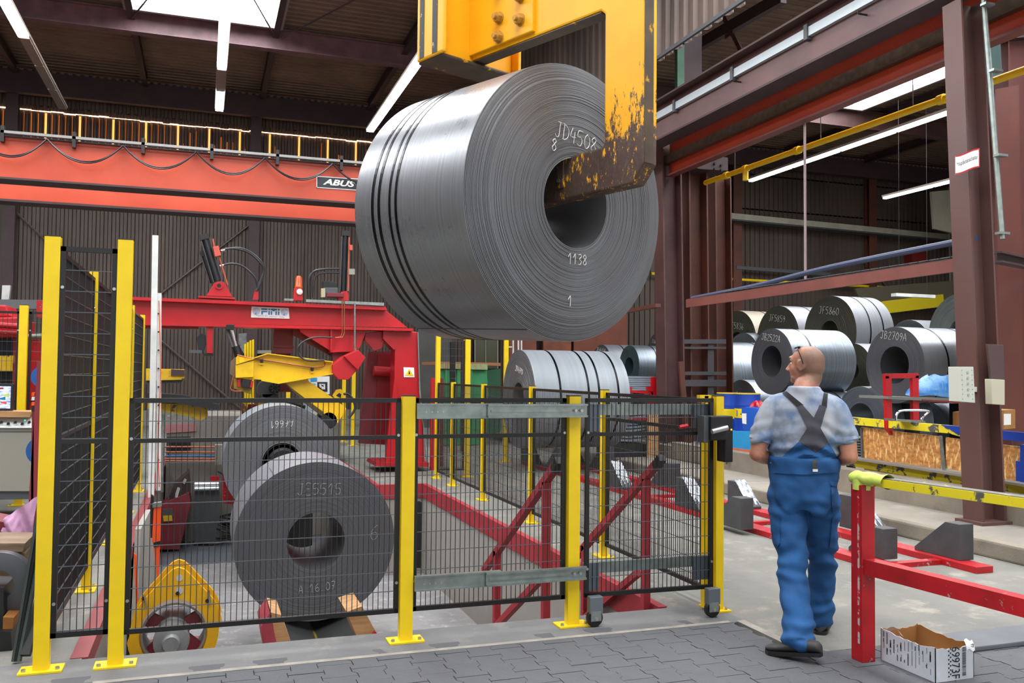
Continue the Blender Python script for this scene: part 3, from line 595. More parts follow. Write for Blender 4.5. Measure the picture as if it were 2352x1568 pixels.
# ================================================================== COILS
def coil(label, base_face, R, rb, L, az, face='steel_face', skin='steel_skin', rings=26, straps=(), telesc=0., n=72, group=None, seed=1, tail=None, sw=.03, ring_d=.002, cat='steel coil'):
    """local frame: near face at y=0 looking to -y, body runs to +y, axis at z=0"""
    rd = random.Random(seed); base = V(base_face)
    th = thing('steel_coil', label, cat, base, group, rotz=-az); mb = MB(); prof = [(rb, L), (rb, .0)]
    for i in range(rings):
        a = rb+(R-rb)*i/rings; b = rb+(R-rb)*(i+1)/rings; y = rd.uniform(-ring_d, ring_d)+(telesc*max(0, (i/rings-.72)/.28)**1.3)
        g = (b-a)*rd.choice([.08, .12, .2]); prof += [(a+g, y), (b-g*.3, y), (b, y+(ring_d*1.6 if not telesc or i/rings < .84 or i % 2 else .011))]
    prof = [(r, y) for r, y in prof]; k0 = len(prof)
    prof += [(R, telesc+.02), (R, L)]
    k1 = len(prof)
    for i in range(rings//2, 0, -1): r = rb+(R-rb)*i/(rings//2); prof.append((r, L+rd.uniform(0, .004)))
    m = len(prof); ang = [2*pi*k/n for k in range(n)]; vs = [V((r*cos(a), y, r*sin(a))) for r, y in prof for a in ang]
    fs = []; mi = []
    for i in range(m):
        j = (i+1) % m; s = 1 if (i >= k0-1 and i < k1) else 0
        if i == 0: s = 0
        for k in range(n): fs.append((i*n+k, i*n+(k+1) % n, j*n+(k+1) % n, j*n+k)); mi.append(s)
    mb.v = vs; mb.f = fs; mb.mi = mi; mb.build('wound_sheet', [face, skin], th, smooth=True)
    for y in straps:
        s = MB(); s.lathe([(R-.002, y-sw/2), (R+.003, y-sw/2), (R+.003, y+sw/2), (R-.002, y+sw/2)], (0, 0, 0), (0, 1, 0), n, closed=True); s.build('strap', 'strap', th)
    if tail is not None:
        a = tail; s = MB(); s.box(-.004, .004, telesc+.02, L, -.004, .004); me = s.build('sheet_end', face, th); me.location = (R*cos(a), 0, R*sin(a)); me.rotation_euler = (0, -a, 0)
    return th
def mark(c, body, x, z, h, rot=0., y=-.008, m='chalk', th=.003):
    cr, sr = cos(rot), sin(rot)
    return chalk(body, lambda u, v: V((x+u*cr-v*sr, y, z+u*sr+v*cr)), h, c, th=th, m=m)
MT['faint'] = mat('faint_chalk', 'a5a7a8', .9)
HC, HAZ = V((2.06, 4.79, 2.60)), radians(-22.4)
hc = coil('large grey steel coil hanging from the yellow hook, marked JD4508', HC, .818, .265, 1.13, HAZ, rings=70, straps=(), telesc=.05, n=128, seed=5, ring_d=.0022)
hc.rotation_euler = (radians(2.1), 0, -HAZ)
for k, y in enumerate((.68, .745, .86, .93)):
    s = MB(); w = (.022, .02, .026, .026)[k]; s.lathe([(.816, y-w/2), (.8205, y-w/2), (.8205, y+w/2), (.816, y+w/2)], (0, 0, 0), (0, 1, 0), 128, closed=True); s.build('strap', 'strap', hc)
s = MB(); s.box(-.004, .003, .06, 1.13, -.003, .003); o = s.build('sheet_end', 'dark_face', hc); a = radians(-112); o.location = (.818*cos(a), 0, .818*sin(a)); o.rotation_euler = (0, -a, 0)
mark(hc, 'JD4508', -.02, .385, .088, -.12, y=-.009, th=.0024); mark(hc, '8', -.2, .31, .07, -.1, y=-.009, th=.003)
mark(hc, '1138', .02, -.33, .062, .02, y=-.009, th=.0022); mark(hc, '1', -.03, -.58, .062, 0, y=-.009, th=.0024)
bent = MB(); bent.bar((-.18, .05, -.19), (-.10, .35, -.245), .05, .004); bent.build('loose_inner_end', 'steel_skin', hc)
# coil in the pit
c_ = PZ(727, 1243, 0)
JC = V((1.06, 8.74, -.05))
jc = coil('grey steel coil in the pit chalked JE5515, resting on the cradle', JC, .762, .275, 1.15, 0, face='dark_face', skin='pale_skin', rings=34, n=96, seed=8, ring_d=.0009)
mark(jc, 'JE5515', .03, .5, .105, -.03, th=.002, m='faint'); mark(jc, 'A 16.07', .02, -.44, .075, .06, th=.0022, m='faint'); mark(jc, '6', .57, .06, .15, -.1, th=.0016, m='faint')
s = MB(); s.box(-.003, .003, .0, .62, -.003, .003); o = s.build('sheet_end', 'ink', jc); a = radians(122); o.location = (.763*cos(a), 0, .763*sin(a)); o.rotation_euler = (0, -a, 0)
# coil on the uncoiler behind
p = C0 = PY(648, 1061, 12.0)
rc = coil('second grey coil behind the pit coil, mounted on the uncoiler', p, .745, .25, 1.1, 0, face='steel_face', skin='grey_skin', rings=30, n=80, seed=12, ring_d=.0009)
mark(rc, 'A6661', -.02, .5, .09, pi+.08)
mb = MB(); mb.lathe([(.245, -.1), (.24, -.02), (.24, 1.3)], p, (0, 1, 0), 24); mb.lathe([(.17, -.16), (.2, -.1), (.24, -.1)], p, (0, 1, 0), 24)
un = thing('uncoiler', 'dark uncoiler mandrel holding the second coil in the pit', 'machine', (p.x, 13.4, -1.245)); mb.build('mandrel', 'rubber', un)
MB().box(p.x-.3, p.x+.55, 13.2, 14.4, -1.245, p.z+.35).build('headstock', 'rubber', un, bevel=.02)
# saddle coil standing beyond the fence
SCN = V((4.85, 13.6, 1.165))
sc = coil('wide grey coil with dark straps standing on saddles beyond the low fence', SCN, .80, .265, 1.62, radians(90), face='steel_face', skin='grey_skin', rings=30, straps=(.42, .9, 1.08, 1.42), n=96, seed=4, sw=.035)
mark(sc, 'JD4398', .05, .47, .09, -.2)
# stored coils of the right bay: px of the face centre, bore height in px, outer radius in px
def bay(label, px, py, bore, rpx, L, face, skin, straps=(), seed=1, txt=None, bd=.55, rings=20, z=None, ro=0., D=None, tx=(0, 0)):
    d = D if D else F_PX*bd/bore; P = EYE+ray(px, py)*d; R = rpx/F_PX*d
    c = coil(label, P, R, bore/2/F_PX*d, L, radians(88+ro), face=face, skin=skin, straps=straps, rings=rings, n=64, seed=seed)
    if P.z-R > .42:
        st_ = thing('coil_stand', 'dark cradle below the '+' '.join(label.split()[:11]), 'stand', (P.x+L/2, P.y, .35)); zt_ = P.z-R
        for k_ in (.2, .8): MB().box(P.x+L*k_-.06, P.x+L*k_+.06, P.y-R*.2, P.y+R*.2, .35, zt_-.005).build('cradle_beam', 'black', st_)
    if txt: mark(c, txt, tx[0]*R, (.72+tx[1])*R, .115*R/.6, -.12, th=.003)
    return c
bay('grey coil above the worker marked JB 2522 A', 1772, 830, 72, 76, 1.35, 'dark_face', 'galv_skin', (.42,), 21, 'JB2522A')
bay('dark faced coil marked JB 2709 A left of the sign column', 2054, 838, 86, 88, 1.5, 'dark_face', 'steel_skin', (.45, .95), 22, 'JB2709A', tx=(0, .04))
bay('tall olive faced coil marked JF 5860 with pale sides and yellow label', 1905, 765, 58, 86, .95, 'olive_face', 'pale_skin', (.36, .68), 23, 'JF5860', D=18.0, tx=(0, -.12))
bay('olive faced coil marked JF 5859 behind the worker', 1786, 778, 48, 76, 1.4, 'olive_face', 'pale_skin', (.55,), 24, 'JF5859', D=20.0, tx=(0, -.1))
bay('leftmost olive faced coil in the right bay marked JF 5836', 1692, 786, 48, 73, 1.1, 'olive_face', mat('beige_coil_skin', '9a917f', .5, .2), (.6, .8), 25, 'JF5836', D=22.6, tx=(0, -.2))
bay('thin wound silver coil top peeking out between two coils at left', 1706, 830, 50, 66, .5, 'galv_face', 'galv_skin', (.3,), 26, D=20.6)
bay('shiny silver coil beside the rusty columns', 1612, 872, 50, 88, 1.55, 'galv_face', 'galv_skin', (1.1,), 27, D=18.6)
bay('dark faced coil on the floor behind the blue drums', 1702, 938, 50, 66, .75, 'dark_face', 'galv_skin', (), 28, D=17.2, txt='1104', tx=(0, -.25))
bay('silver coil lying low behind the worker', 1825, 972, 60, 74, 1.5, 'galv_face', 'galv_skin', (.7,), 29, D=15.4)
bay('ribbed grey coil low right of the worker', 1977, 967, 83, 80, .9, 'galv_face', 'galv_skin', (), 30, rings=9)
bay('ribbed silver coil low behind the red stand', 2120, 1000, 80, 82, 1.1, 'galv_face', 'galv_skin', (), 31, rings=9)
bay('broad ringed grey-green coil at the top right of the stack', 2207, 765, 66, 92, 1.2, mat('greenish_coil_face', '7f8a86', .4, .5, '6b7672'), 'galv_skin', (), 32, rings=6, D=16.4)
bay('ringed silver coil top just left of the broad ringed coil', 2086, 800, 50, 66, .9, 'galv_face', 'pale_skin', (), 33, rings=8, D=18.8)
bay('small silver coil low between the two dark faced coils', 1950, 915, 40, 52, .55, 'olive_face', 'galv_skin', (.3,), 34, D=17.2)
bay('olive faced coil half hidden above the small silver coil', 1958, 850, 40, 62, .7, 'olive_face', 'pale_skin', (), 35, D=16.8)
0 and bay('supporting grey coil under the olive faced coil JF 5860', 1890, 915, 44, 66, 1.0, 'olive_face', 'pale_skin', (), 36, D=17.6)
bay('dark faced coil at the back left of the columns', 1381, 841, 46, 50, 1.3, 'dark_face', 'pale_skin', (.45,), 37, 'JF6435A', D=22.5, tx=(0, .02))
bay('shiny galvanised coil at the back beside the purple column', 1445, 840, 40, 47, 1.4, mat('teal_coil_face', '4f6467', .4, .5, '3c4f54'), 'galv_skin', (.5,), 38, D=21.2)
bay('dark coil top behind the shiny galvanised coil', 1510, 810, 34, 46, 1.0, 'dark_face', 'pale_skin', (), 39, 'JS662', D=24, tx=(-.2, -.15))
# labels on coils
p = PX(2010, 708, 13.3)
# ================================================================== THE C-HOOK
ha = V((sin(HAZ), cos(HAZ), 0)); hb = V((cos(HAZ), -sin(HAZ), 0))
def HP(s, z, o=0.): q = HC+ha*s+hb*o; return V((q.x, q.y, z))
t = NT('chipped_crane_yellow'); v = t.coord(); sp_ = t.n('ShaderNodeSeparateXYZ'); t.l(v, sp_.inputs[0])
n1 = t.noise(t.coord((2.6, 2.6, 1)), 6, 10, .74); n2 = t.noise(t.coord((1.6, 1.6, .7)), 34, 8, .75); n3 = t.noise(v, 3, 6)
low = t.ramp(sp_.outputs[2], 3.62, 2.80, -.125, .165)          # real wear: the lower leg has rubbed against coils
fac = t.ramp(t.math('ADD', t.math('ADD', t.math('MULTIPLY', n1, .6), t.math('MULTIPLY', n2, .4)), low), .585, .615)
rust = t.mix(t.ramp(n3, .35, .7), rgb('4a3733'), rgb('5f4c42')); rust = t.mix(t.ramp(n2, .52, .66, 0, .35), rust, rgb('86796a'))
MT['hook'] = t.done(t.mix(fac, t.mix(t.ramp(n3, .4, .8), rgb('f6b20a'), rgb('e8a30b')), rust), t.ramp(fac, 0, 1, .42, .55), t.ramp(fac, 0, 1, 0, .25), t.bump(fac, .25, .004))
MT['hook_edge'] = mat('rubbed_hook_edge', '5a4a38', .5, .2, '3d332b', ns=4, chip='c8900f', chs=6, chl=.6)
hk = thing('c_hook', 'big yellow C-shaped lifting hook with rubbed brown lower leg', 'lifting hook', (2.06, 4.79, 0))
def hplate(poly, o0, o1, name, m, bev=.012): mb = MB(); mb.prism([HP(s, z, o0) for s, z in poly], hb*(o1-o0)); return mb.build(name, m, hk, bevel=bev)
body = [(-.56, 5.6), (-.56, 2.74), (-.475, 2.635), (.95, 2.60), (.95, 2.855), (-.245, 2.878), (-.262, 2.888), (-.27, 2.905), (-.27, 3.635), (-.24, 3.665), (.93, 3.68), (.93, 5.6)]
hplate(body, -.055, .055, 'hook_plate', 'hook')
hplate([(-.566, 5.6), (-.566, 2.74), (-.556, 2.74), (-.556, 5.6)], -.052, .018, 'outer_edge_strip', 'hook_edge', 0)
hplate([(-.235, 3.662), (.93, 3.677), (.93, 3.670), (-.235, 3.655)], -.05, .045, 'greasy_underside', 'hook_edge', 0)
hplate([(.31, 3.70), (.93, 3.705), (.93, 4.5), (.31, 4.5)], -.08, -.052, 'bolted_plate', 'hook', .006)
hplate([(.31, 3.70), (.93, 3.705), (.93, 4.5), (.31, 4.5)], .052, .08, 'bolted_plate', 'hook', .006)
for s_, z_ in ((.62, 3.87), (.42, 3.945), (.62, 3.745), (.42, 3.80), (.62, 4.05), (.42, 4.12)):
    mb = MB(); p = HP(s_, z_, -.08); mb.cyl(p, p-hb*.008, .040, 14); mb.cyl(p, p-hb*.036, .033, 6); mb.cyl(p, p-hb*.056, .017, 10); mb.build('bolt', 'ybolt', hk)
for z0, z1, s0, s1 in ((2.69, 2.885, .045, .10),): hplate([(s0, z0), (s1, z0), (s1, z1), (s0, z1)], -.068, -.052, 'guide_lug', 'hook', .004)
p = HP(.075, 2.735, -.07); MB().cyl(p, p-hb*.012, .012, 8).build('screw', 'bolt', hk)
# cross member at the rear end of the arm
def hbox(s0, s1, o0, o1, z0, z1, name, m, bev=.015):
    mb = MB(); mb.prism([HP(s0, z0, o0), HP(s1, z0, o0), HP(s1, z0, o1), HP(s0, z0, o1)], (0, 0, z1-z0)); return mb.build(name, m, hk, bevel=bev)
hbox(.93, .96, -.32, .30, 3.66, 5.7, 'cross_web', 'hook')
ef = hbox(.86, 1.16, -.345, -.315, 3.655, 5.7, 'end_flange', 'hook')
hbox(.86, 1.16, .30, .33, 3.655, 5.7, 'end_flange', 'hook'); hbox(1.13, 1.16, -.32, .30, 3.66, 5.7, 'cross_web', 'hook'); hbox(.90, 1.16, -.33, .31, 3.64, 3.665, 'bottom_plate', 'hook_edge')
MT['stripe'] = mat('scuffed_black_stripe', '1d1c1c', .5, chip='c9c2a8', chs=16, chl=.6)
for a_, b_ in ((.93, .985), (1.075, 1.125)): mb = MB(); mb.prism([HP(a_, 3.67, -.347), HP(b_, 3.67, -.347), HP(b_, 5.7, -.347), HP(a_, 5.7, -.347)], hb*.004); mb.build('warning_stripe', 'stripe', hk)
# ================================================================== MACHINE FENCES
def post(x, y, h, label, group=None, rot=0, wide=.078, deep=.06, lean=0.):
    th = thing('fence_post', label, 'fence post', (x, y, 0), group)
    M_ = Matrix.Rotation(rot, 4, 'Z'); B_ = V((x, y, 0))
    def bx(name, m, x0, x1, y0, y1, z0, z1, bev=0.):
        mb = MB().box(x0, x1, y0, y1, z0, z1); mb.v = [B_+M_@p for p in mb.v]
        return mb.build(name, m, th, bevel=bev)
    bx('tube', 'yellow', -wide/2, wide/2, -deep/2, deep/2, .01, h, .003); bx('base_plate', 'yellow', -.105, .105, -.065, .065, 0, .012, .002)
    bx('cap', 'cap', -wide/2-.001, wide/2+.001, -deep/2-.001, deep/2+.001, h, h+.006)
    for s in (-1, 1):
        p = B_+M_@V((s*.08, -.035, .012)); MB().cyl(p, p+V((0, 0, .014)), .011, 6).build('anchor_bolt', 'bolt', th)
    return th
def mesh_panel(a, b, z0, z1, label, midz=None, sp=.0305, hz=.113, group=None, name='mesh_panel', wr=.0019, fr=.026):
    a, b = V((a[0], a[1], 0)), V((b[0], b[1], 0)); d = (b-a).normalized(); th = thing(name, label, 'fence panel', (a.x, a.y, 0), group); L = (b-a).length
    A = lambda s, z: V((a.x, a.y, 0))+d*s+V((0, 0, z))
    nrm = V((-d.y, d.x, 0))
    f = MB(); h = fr/2
    f.bar(A(h, z0), A(h, z1), fr, fr, nrm); f.bar(A(L-h, z0), A(L-h, z1), fr, fr, nrm); f.bar(A(0, z0+h), A(L, z0+h), fr, fr); f.bar(A(0, z1-h), A(L, z1-h), fr, fr)
    if midz: f.bar(A(0, midz), A(L, midz), fr*.9, fr*.9)
    f.build('frame', 'black', th)
    w = MB(); n = max(2, round((L-2*fr)/sp)); m = int((z1-z0-fr)/hz)
    for k in range(1, n): s = fr+(L-2*fr)*k/n; w.bar(A(s, z0+fr), A(s, z1-fr), wr*2, wr*2, nrm)
    tag(w.build('wire_mesh', 'wire', th), kind='stuff'); w = MB()
    for k in range(1, m+1):
        z = z1-fr/2-k*hz
        if z < z0+fr: break
        w.bar(A(fr, z)-nrm*wr*2, A(L-fr, z)-nrm*wr*2, wr*2.2, wr*2.2)
    tag(w.build('cross_wires', 'cross', th), kind='stuff')
    for s, z in ((fr/2, z0+.18), (L-fr/2, z0+.18), (fr/2, z1-.22), (L-fr/2, z1-.22)): p = A(s, z)-nrm*fr/2; MB().cyl(p, p-nrm*.006, .009, 8).build('screw', 'bolt', th)
    return th
post(-.775, 5.28, 2.3, 'tall yellow fence post, the leftmost in the front row'); post(-.415, 5.26, 2.3, 'tall yellow fence post, second from left in the front row')
post(1.163, 5.22, 1.45, 'low yellow front fence post left of the galvanised slide rails'); post(2.24, 5.23, 1.45, 'low yellow front fence post right of the galvanised slide rails, beside the caster')
mesh_panel((-.735, 5.27), (-.455, 5.27), .17, 2.25, 'narrow tall black mesh panel between the two tall front posts', 1.205)
mesh_panel((-.375, 5.25), (1.12, 5.24), .165, 1.437, 'black mesh panel in front of the pit coil', 1.205)
mesh_panel((1.205, 5.25), (2.195, 5.25), .165, 1.437, 'black mesh panel behind the galvanised slide rails', 1.205)
# left return fence
for y, lb in ((7.08, 'first tall yellow post behind the front row in the left return fence'), (8.88, 'second tall yellow post of the left return fence, hidden behind the front post'), (10.67, 'third tall yellow post of the left return fence'), (12.53, 'last tall yellow post of the left return fence beside the white pole')):
    post(-.765, y, 2.3, lb, rot=pi/2)
for y0, y1, lb in ((5.36, 7.03, 'nearest tall mesh panel of the left return fence'), (7.13, 8.83, 'second tall mesh panel of the left return fence'), (8.93, 10.62, 'third tall mesh panel of the left return fence'), (10.72, 12.48, 'farthest tall mesh panel of the left return fence')):
    mesh_panel((-.765, y0), (-.765, y1), .17, 2.25, lb, 1.205, wr=.0025)
# right return fence
for y, lb in ((7.08, 'low yellow post of the right return fence seen through the sliding gate'), (8.89, 'low yellow post in front of the saddle coil, second of the return fence'), (10.62, 'low yellow post in front of the green container, third of the return fence'), (12.06, 'low yellow post, fourth of the return fence')):
    post(3.33, y, 1.45, lb, rot=pi/2, wide=.06)
post(3.33, 5.30, 1.45, 'yellow corner post behind the black lock box', rot=pi/2, wide=.12)
post(3.33, 12.95, 2.32, 'tall yellow corner post at the far end of the return fence', rot=pi/2)
for y0, y1, lb in ((5.38, 7.03, 'nearest mesh panel of the right return fence'), (7.13, 8.84, 'mesh panel of the right return fence between its first two posts'), (8.94, 10.57, 'mesh panel of the right return fence before the saddle coil'), (10.67, 12.01, 'mesh panel of the right return fence before the green container'), (12.11, 12.9, 'short far mesh panel of the right return fence')):
    mesh_panel((3.33, y0), (3.33, y1), .1, 1.43, lb, 1.205)
p = PZ(1071, 1095); post(p.x, p.y, 2.35, 'tall yellow post behind the low fence in front of the green container')
p2 = PZ(1160, 1060); post(p2.x, p2.y, 2.35, 'tall yellow post partly hidden behind the saddle coil')
mesh_panel((3.38, 13.1), (p.x-.04, p.y+.02), .1, 2.3, 'tall mesh panel in front of the green container', 1.2, sp=.04)
for px, y, lb in ((662, 960, 'yellow fence post behind the yellow arm, near the motor'), (812, 995, 'yellow fence post behind the red gantry leg'), (806, 995, 'thin yellow fence post left of the red gantry leg')):
    q = PY(px, 900, 19); post(q.x, 19 if px != 806 else 20, 1.9, lb)
q = PY(50, 900, 11.6); post(q.x, 11.6, 2.32, 'yellow fence post behind the control console at the far left', wide=.09)
mesh_panel((q.x-2.2, 11.65), (q.x-.05, 11.65), .1, 2.25, 'black mesh panel behind the monitor at the far left', 1.2, sp=.05); mesh_panel((q.x+.05, 11.65), (q.x+.9, 11.65), .1, 2.25, 'black mesh panel right of the yellow post behind the console', 1.2, sp=.05)
# ---- sliding gate
GY = 5.19
gt = mesh_panel((2.325, 5.23), (3.245, 5.20), .17, 1.437, 'black mesh sliding gate leaf on casters', 1.205, name='sliding_gate')
def rail(z, name_lb):
    th = thing('slide_rail', name_lb, 'rail', (1.2, 5.18, z))
    MB().box(1.205, 1.74, 5.165, 5.185, z-.045, z+.045).build('rail_plate', 'zinc', th, bevel=.002)
    mb = MB(); mb.box(1.205, 1.74, 5.155, 5.165, z+.037, z+.045); mb.box(1.205, 1.74, 5.155, 5.165, z-.045, z-.037); mb.build('rail_lip', 'zinc', th)
    mb = MB(); mb.box(1.64, 2.30, 5.150, 5.16, z-.04, z+.04); mb.box(1.64, 2.30, 5.135, 5.15, z+.03, z+.042); mb.box(1.64, 2.30, 5.135, 5.15, z-.042, z-.03); mb.box(1.66, 2.18, 5.143, 5.15, z-.008, z+.008); mb.build('telescopic_channel', 'zinc', th)
    mb = MB()
    for k in range(4): q = V((1.26+.035*k, 5.164, z-.005)); mb.cyl(q, q+V((0, -.004, 0)), .005, 6)
    mb.build('screw', 'bolt', th)
    for x_ in (2.215, 2.255): q = V((x_, 5.135, z)); MB().cyl(q, q+V((0, -.008, 0)), .010, 6).build('bolt', 'bolt', th)
    MB().box(2.33, 3.25, 5.25, 5.275, z-.035, z+.035).build('gate_rail', 'zinc', th)
    MB().box(2.345, 2.43, 5.235, 5.25, z-.14, z+.035).build('gate_bracket', mat('zinc_bracket', '5f6870', .4, .5), th); MB().box(3.12, 3.24, 5.225, 5.24, z-.12, z+.035).build('gate_bracket', mat('zinc_bracket_b', '5f6870', .4, .5), th)
rail(1.362, 'upper galvanised telescopic slide rail of the gate'); rail(.345, 'lower galvanised telescopic slide rail of the gate')
def caster(x, y, lb):
    th = thing('caster', lb, 'wheel', (x, y, 0)); MB().box(x-.045, x+.045, y-.025, y+.03, .085, .19).build('housing', mat('grey_caster_housing', '6d757c', .4, .4), th, bevel=.006)
    mb = MB(); mb.lathe([(.02, -.017), (.05, -.017), (.055, -.01), (.055, .01), (.05, .017), (.02, .017)], (x-.005, y, .055), (0, 1, 0), 20); mb.build('wheel', 'rubber', th, smooth=True)
    MB().box(x-.04, x+.03, y-.03, y-.022, .04, .10).build('fork', 'zinc', th); q = V((x-.005, y-.03, .055)); MB().cyl(q, q+V((0, -.006, 0)), .012, 8).build('axle', 'bolt', th)
caster(2.37, 5.16, 'grey caster at the left foot of the sliding gate'); caster(3.205, 5.13, 'grey caster at the right foot of the sliding gate')
lk = thing('gate_lock', 'black gate lock box with chrome handle on the sliding gate', 'lock', (3.28, 5.12, 1.05))
MB().box(3.14, 3.265, 5.05, 5.16, 1.165, 1.325).build('lock_body', 'rubber', lk, bevel=.01); MB().box(3.25, 3.315, 5.06, 5.16, 1.02, 1.325).build('lock_keeper', 'black', lk, bevel=.01)
MB().box(3.105, 3.14, 5.08, 5.16, 1.15, 1.325).build('lock_plate', 'darkgrey', lk); MB().tube([(3.135, 5.03, 1.225), (3.25, 5.03, 1.25)], .017, 10).build('handle', mat('brushed_handle', 'b9bbbc', .3, .8), lk, smooth=True)
q = V((3.30, 5.06, 1.235)); MB().cyl(q, q+V((0, -.003, 0)), .006, 8).build('status_light', mat('orange_led', 'ff9a1a', .4, emit=2), lk)
MB().tube([(3.0, 5.215, 1.245), (3.06, 5.21, 1.255)], .014, 8).build('red_release_knob', 'red', lk)
# yellow post behind the lock
mb = MB(); mb.box(3.245, 3.275, 5.30, 5.345, .01, 1.45); mb.box(3.21, 3.30, 5.3, 5.345, 1.405, 1.455); mb.box(3.30, 3.33, 5.29, 5.35, 1.2, 1.455)
one(mb, 'gate_stop', 'yellow', 'yellow stop frame behind the lock end of the gate', 'frame')
# ================================================================== STAIR RAILS INTO THE PIT
def stair_rail(X, lb):
    th = thing('stair_handrail', lb, 'handrail', (X, 5.6, -.4)); S = .05
    MB().bar((X, 5.40, 1.0), (X, 6.95, -.02), S, S).build('handrail', 'pitred', th); MB().bar((X, 5.44, .96), (X, 5.36, 1.03), .052, .052).build('end_cap', 'black', th)
    MB().box(X-.025, X+.025, 5.56, 5.61, -.9, .86).build('upright', 'pitred', th); MB().box(X-.025, X+.025, 6.6, 6.65, -1.26, .2).build('upright', 'pitred', th); MB().bar((X, 5.7, .18), (X, 6.62, -.38), .045, .045).build('lower_rail', 'pitred', th)
stair_rail(2.2, 'left red stair handrail going down into the pit'); stair_rail(2.95, 'right red stair handrail going down into the pit')
st = thing('pit_stair', 'steel steps leading down into the pit between the red handrails', 'stairs', (2.6, 6.2, -1.26))
for k in range(6): MB().box(2.24, 2.92, 5.5+k*.2, 5.72+k*.2, -.22-k*.19, -.19-k*.19).build('step', 'darkgrey', st)
for x in (2.23, 2.93): MB().bar((x, 5.45, -.1), (x, 6.7, -1.24), .02, .12).build('stringer', 'darkgrey', st)
mb = MB(); q = [PZ(2050-380, 1400)]
q = V((2.72, 5.55, -.06)); one(MB().box(2.62, 2.74, 5.5, 5.62, -.12, -.02), 'junction_box', 'zinc', 'small grey box on the pit edge behind the gate', 'box') if False else None
# ================================================================== THINGS IN THE PIT
# cradle under the pit coil
cd = thing('coil_cradle', 'greasy yellow V-shaped cradle under the pit coil', 'cradle', (1.0, 8.6, -1.245))
for sgn in (-1, 1):
    mb = MB(); xo = 1.06
    mb.prism([(xo, 7.75, -.93), (xo+sgn*.34, 7.75, -.80), (xo+sgn*.34, 7.75, -1.24), (xo, 7.75, -1.24)], (0, 2.4, 0)); mb.build('v_block', mat('greasy_yellow_%d' % sgn, '8a7a18', .5, c2='3d3820', ns=6), cd)
    mb = MB(); mb.prism([(xo+sgn*.01, 7.72, -.925), (xo+sgn*.34, 7.72, -.795), (xo+sgn*.34, 7.72, -.835), (xo+sgn*.01, 7.72, -.965)], (0, 2.45, 0)); mb.build('pad', mat('worn_steel_pad_%d' % sgn, '565a58', .35, .7), cd)
def chock(px0, lb, sgn):
    th = thing('timber_chock', lb, 'chock', PZ(px0, 1450, -1.24))
    if sgn < 0:
        mb = MB(); mb.slabY([(622, 1406), (646, 1412), (672, 1486), (636, 1488)], 7.6, .5); mb.build('timber', 'wood', th)
        mb = MB(); mb.slabY([(599, 1440), (620, 1406), (638, 1488), (606, 1492)], 7.58, .5); mb.build('red_side', mat('faded_red_chock', '9c3a44', .6, c2='7c1d28', ns=6), th)
    else:
        mb = MB(); mb.slabY([(796, 1405), (832, 1392), (868, 1460), (826, 1476)], 7.6, .5); mb.build('timber', 'wood', th)
        mb = MB(); mb.slabY([(862, 1450), (872, 1462), (868, 1470), (840, 1474)], 7.56, .1); mb.build('red_edge', 'redwear', th)
chock(630, 'timber and red steel chock left of the yellow cradle', -1); chock(840, 'timber chock right of the yellow cradle', 1)
# yellow ring with mandrel
rg = thing('lifting_ring', 'yellow ring plate with lifting eye around a steel mandrel in the pit', 'machine part', (-.15, 6.4, -1.25))
RY = 6.4; rc_ = PY(398, 1478, RY); Rr = .29
def ringpoly(R, eye=True, n=40):
    out = []
    for k in range(n):
        a = 2*pi*k/n; x, z = R*cos(a), R*1.12*sin(a)
        if eye and abs(a-pi/2) < 1.0: t_ = .5+.5*cos(pi*(a-pi/2)/1.0); z += .10*t_**1.6; x *= 1-.2*t_
        out.append((x+.02*(z > 0), z))
    return out
out_ = ringpoly(Rr); inn = [(.215*cos(2*pi*k/40), .235*sin(2*pi*k/40)-.02) for k in range(40)]
mb = MB(); vs = []
for y in (RY, RY+.035):
    vs += [V((rc_.x+x, y, rc_.z+.08+z)) for x, z in out_]+[V((rc_.x+x, y, rc_.z+.08+z)) for x, z in inn]
fs = []
for k in range(40):
    j = (k+1) % 40; fs += [(k, j, 40+j, 40+k), (80+k, 120+k, 120+j, 80+j), (k, 80+k, 80+j, j), (40+k, 40+j, 120+j, 120+k)]
mb.add(vs, fs); mb.build('ring_plate', mat('ring_yellow', 'dda90e', .4, c2='c9980e', ns=5), rg, bevel=0)
mb = MB(); mb.add([v+V((0, .16, .02)) for v in vs], fs); mb.build('rear_ring_plate', mat('ring_yellow_rear', 'd3a010', .45), rg)
for dz, r_ in ((.40, .022), (.315, .025)):
    q = V((rc_.x+.03, RY-.002, rc_.z+.08+dz-.045)); mb = MB(); mb.lathe([(r_*.2, 0), (r_, 0), (r_, .002)], q, (0, -1, 0), 16); mb.build('eye_hole', mat('hole_light_%d' % int(dz*100), 'b9b7b3', .6), rg)
for dx, dz in ((-.19, .235), (.21, .19), (.02, .255)): q = V((rc_.x+dx, RY-.01, rc_.z+.08+dz)); MB().cyl(q, q+V((0, .02, 0)), .013, 10).build('pin', 'black', rg)
for dx in (-.185, .215): q = V((rc_.x+dx, RY-.012, rc_.z+.34)); MB().tube([q, q+V((.012, -.005, -.085))], .008, 6).build('pin_rod', 'chrome', rg)
c_ = V((rc_.x-.01, RY+.25, rc_.z+.05)); mb = MB(); mb.lathe([(.0, -.10), (.05, -.10), (.06, -.06), (.11, -.05), (.115, .02), (.10, .05), (.10, .16), (.11, .17), (.11, .9)], c_-V((0, .35, 0)), (0, 1, 0), 28); mb.build('mandrel', mat('mandrel_grey', '9a9c9c', .35, .5, '83868a', ns=8), rg, smooth=True)
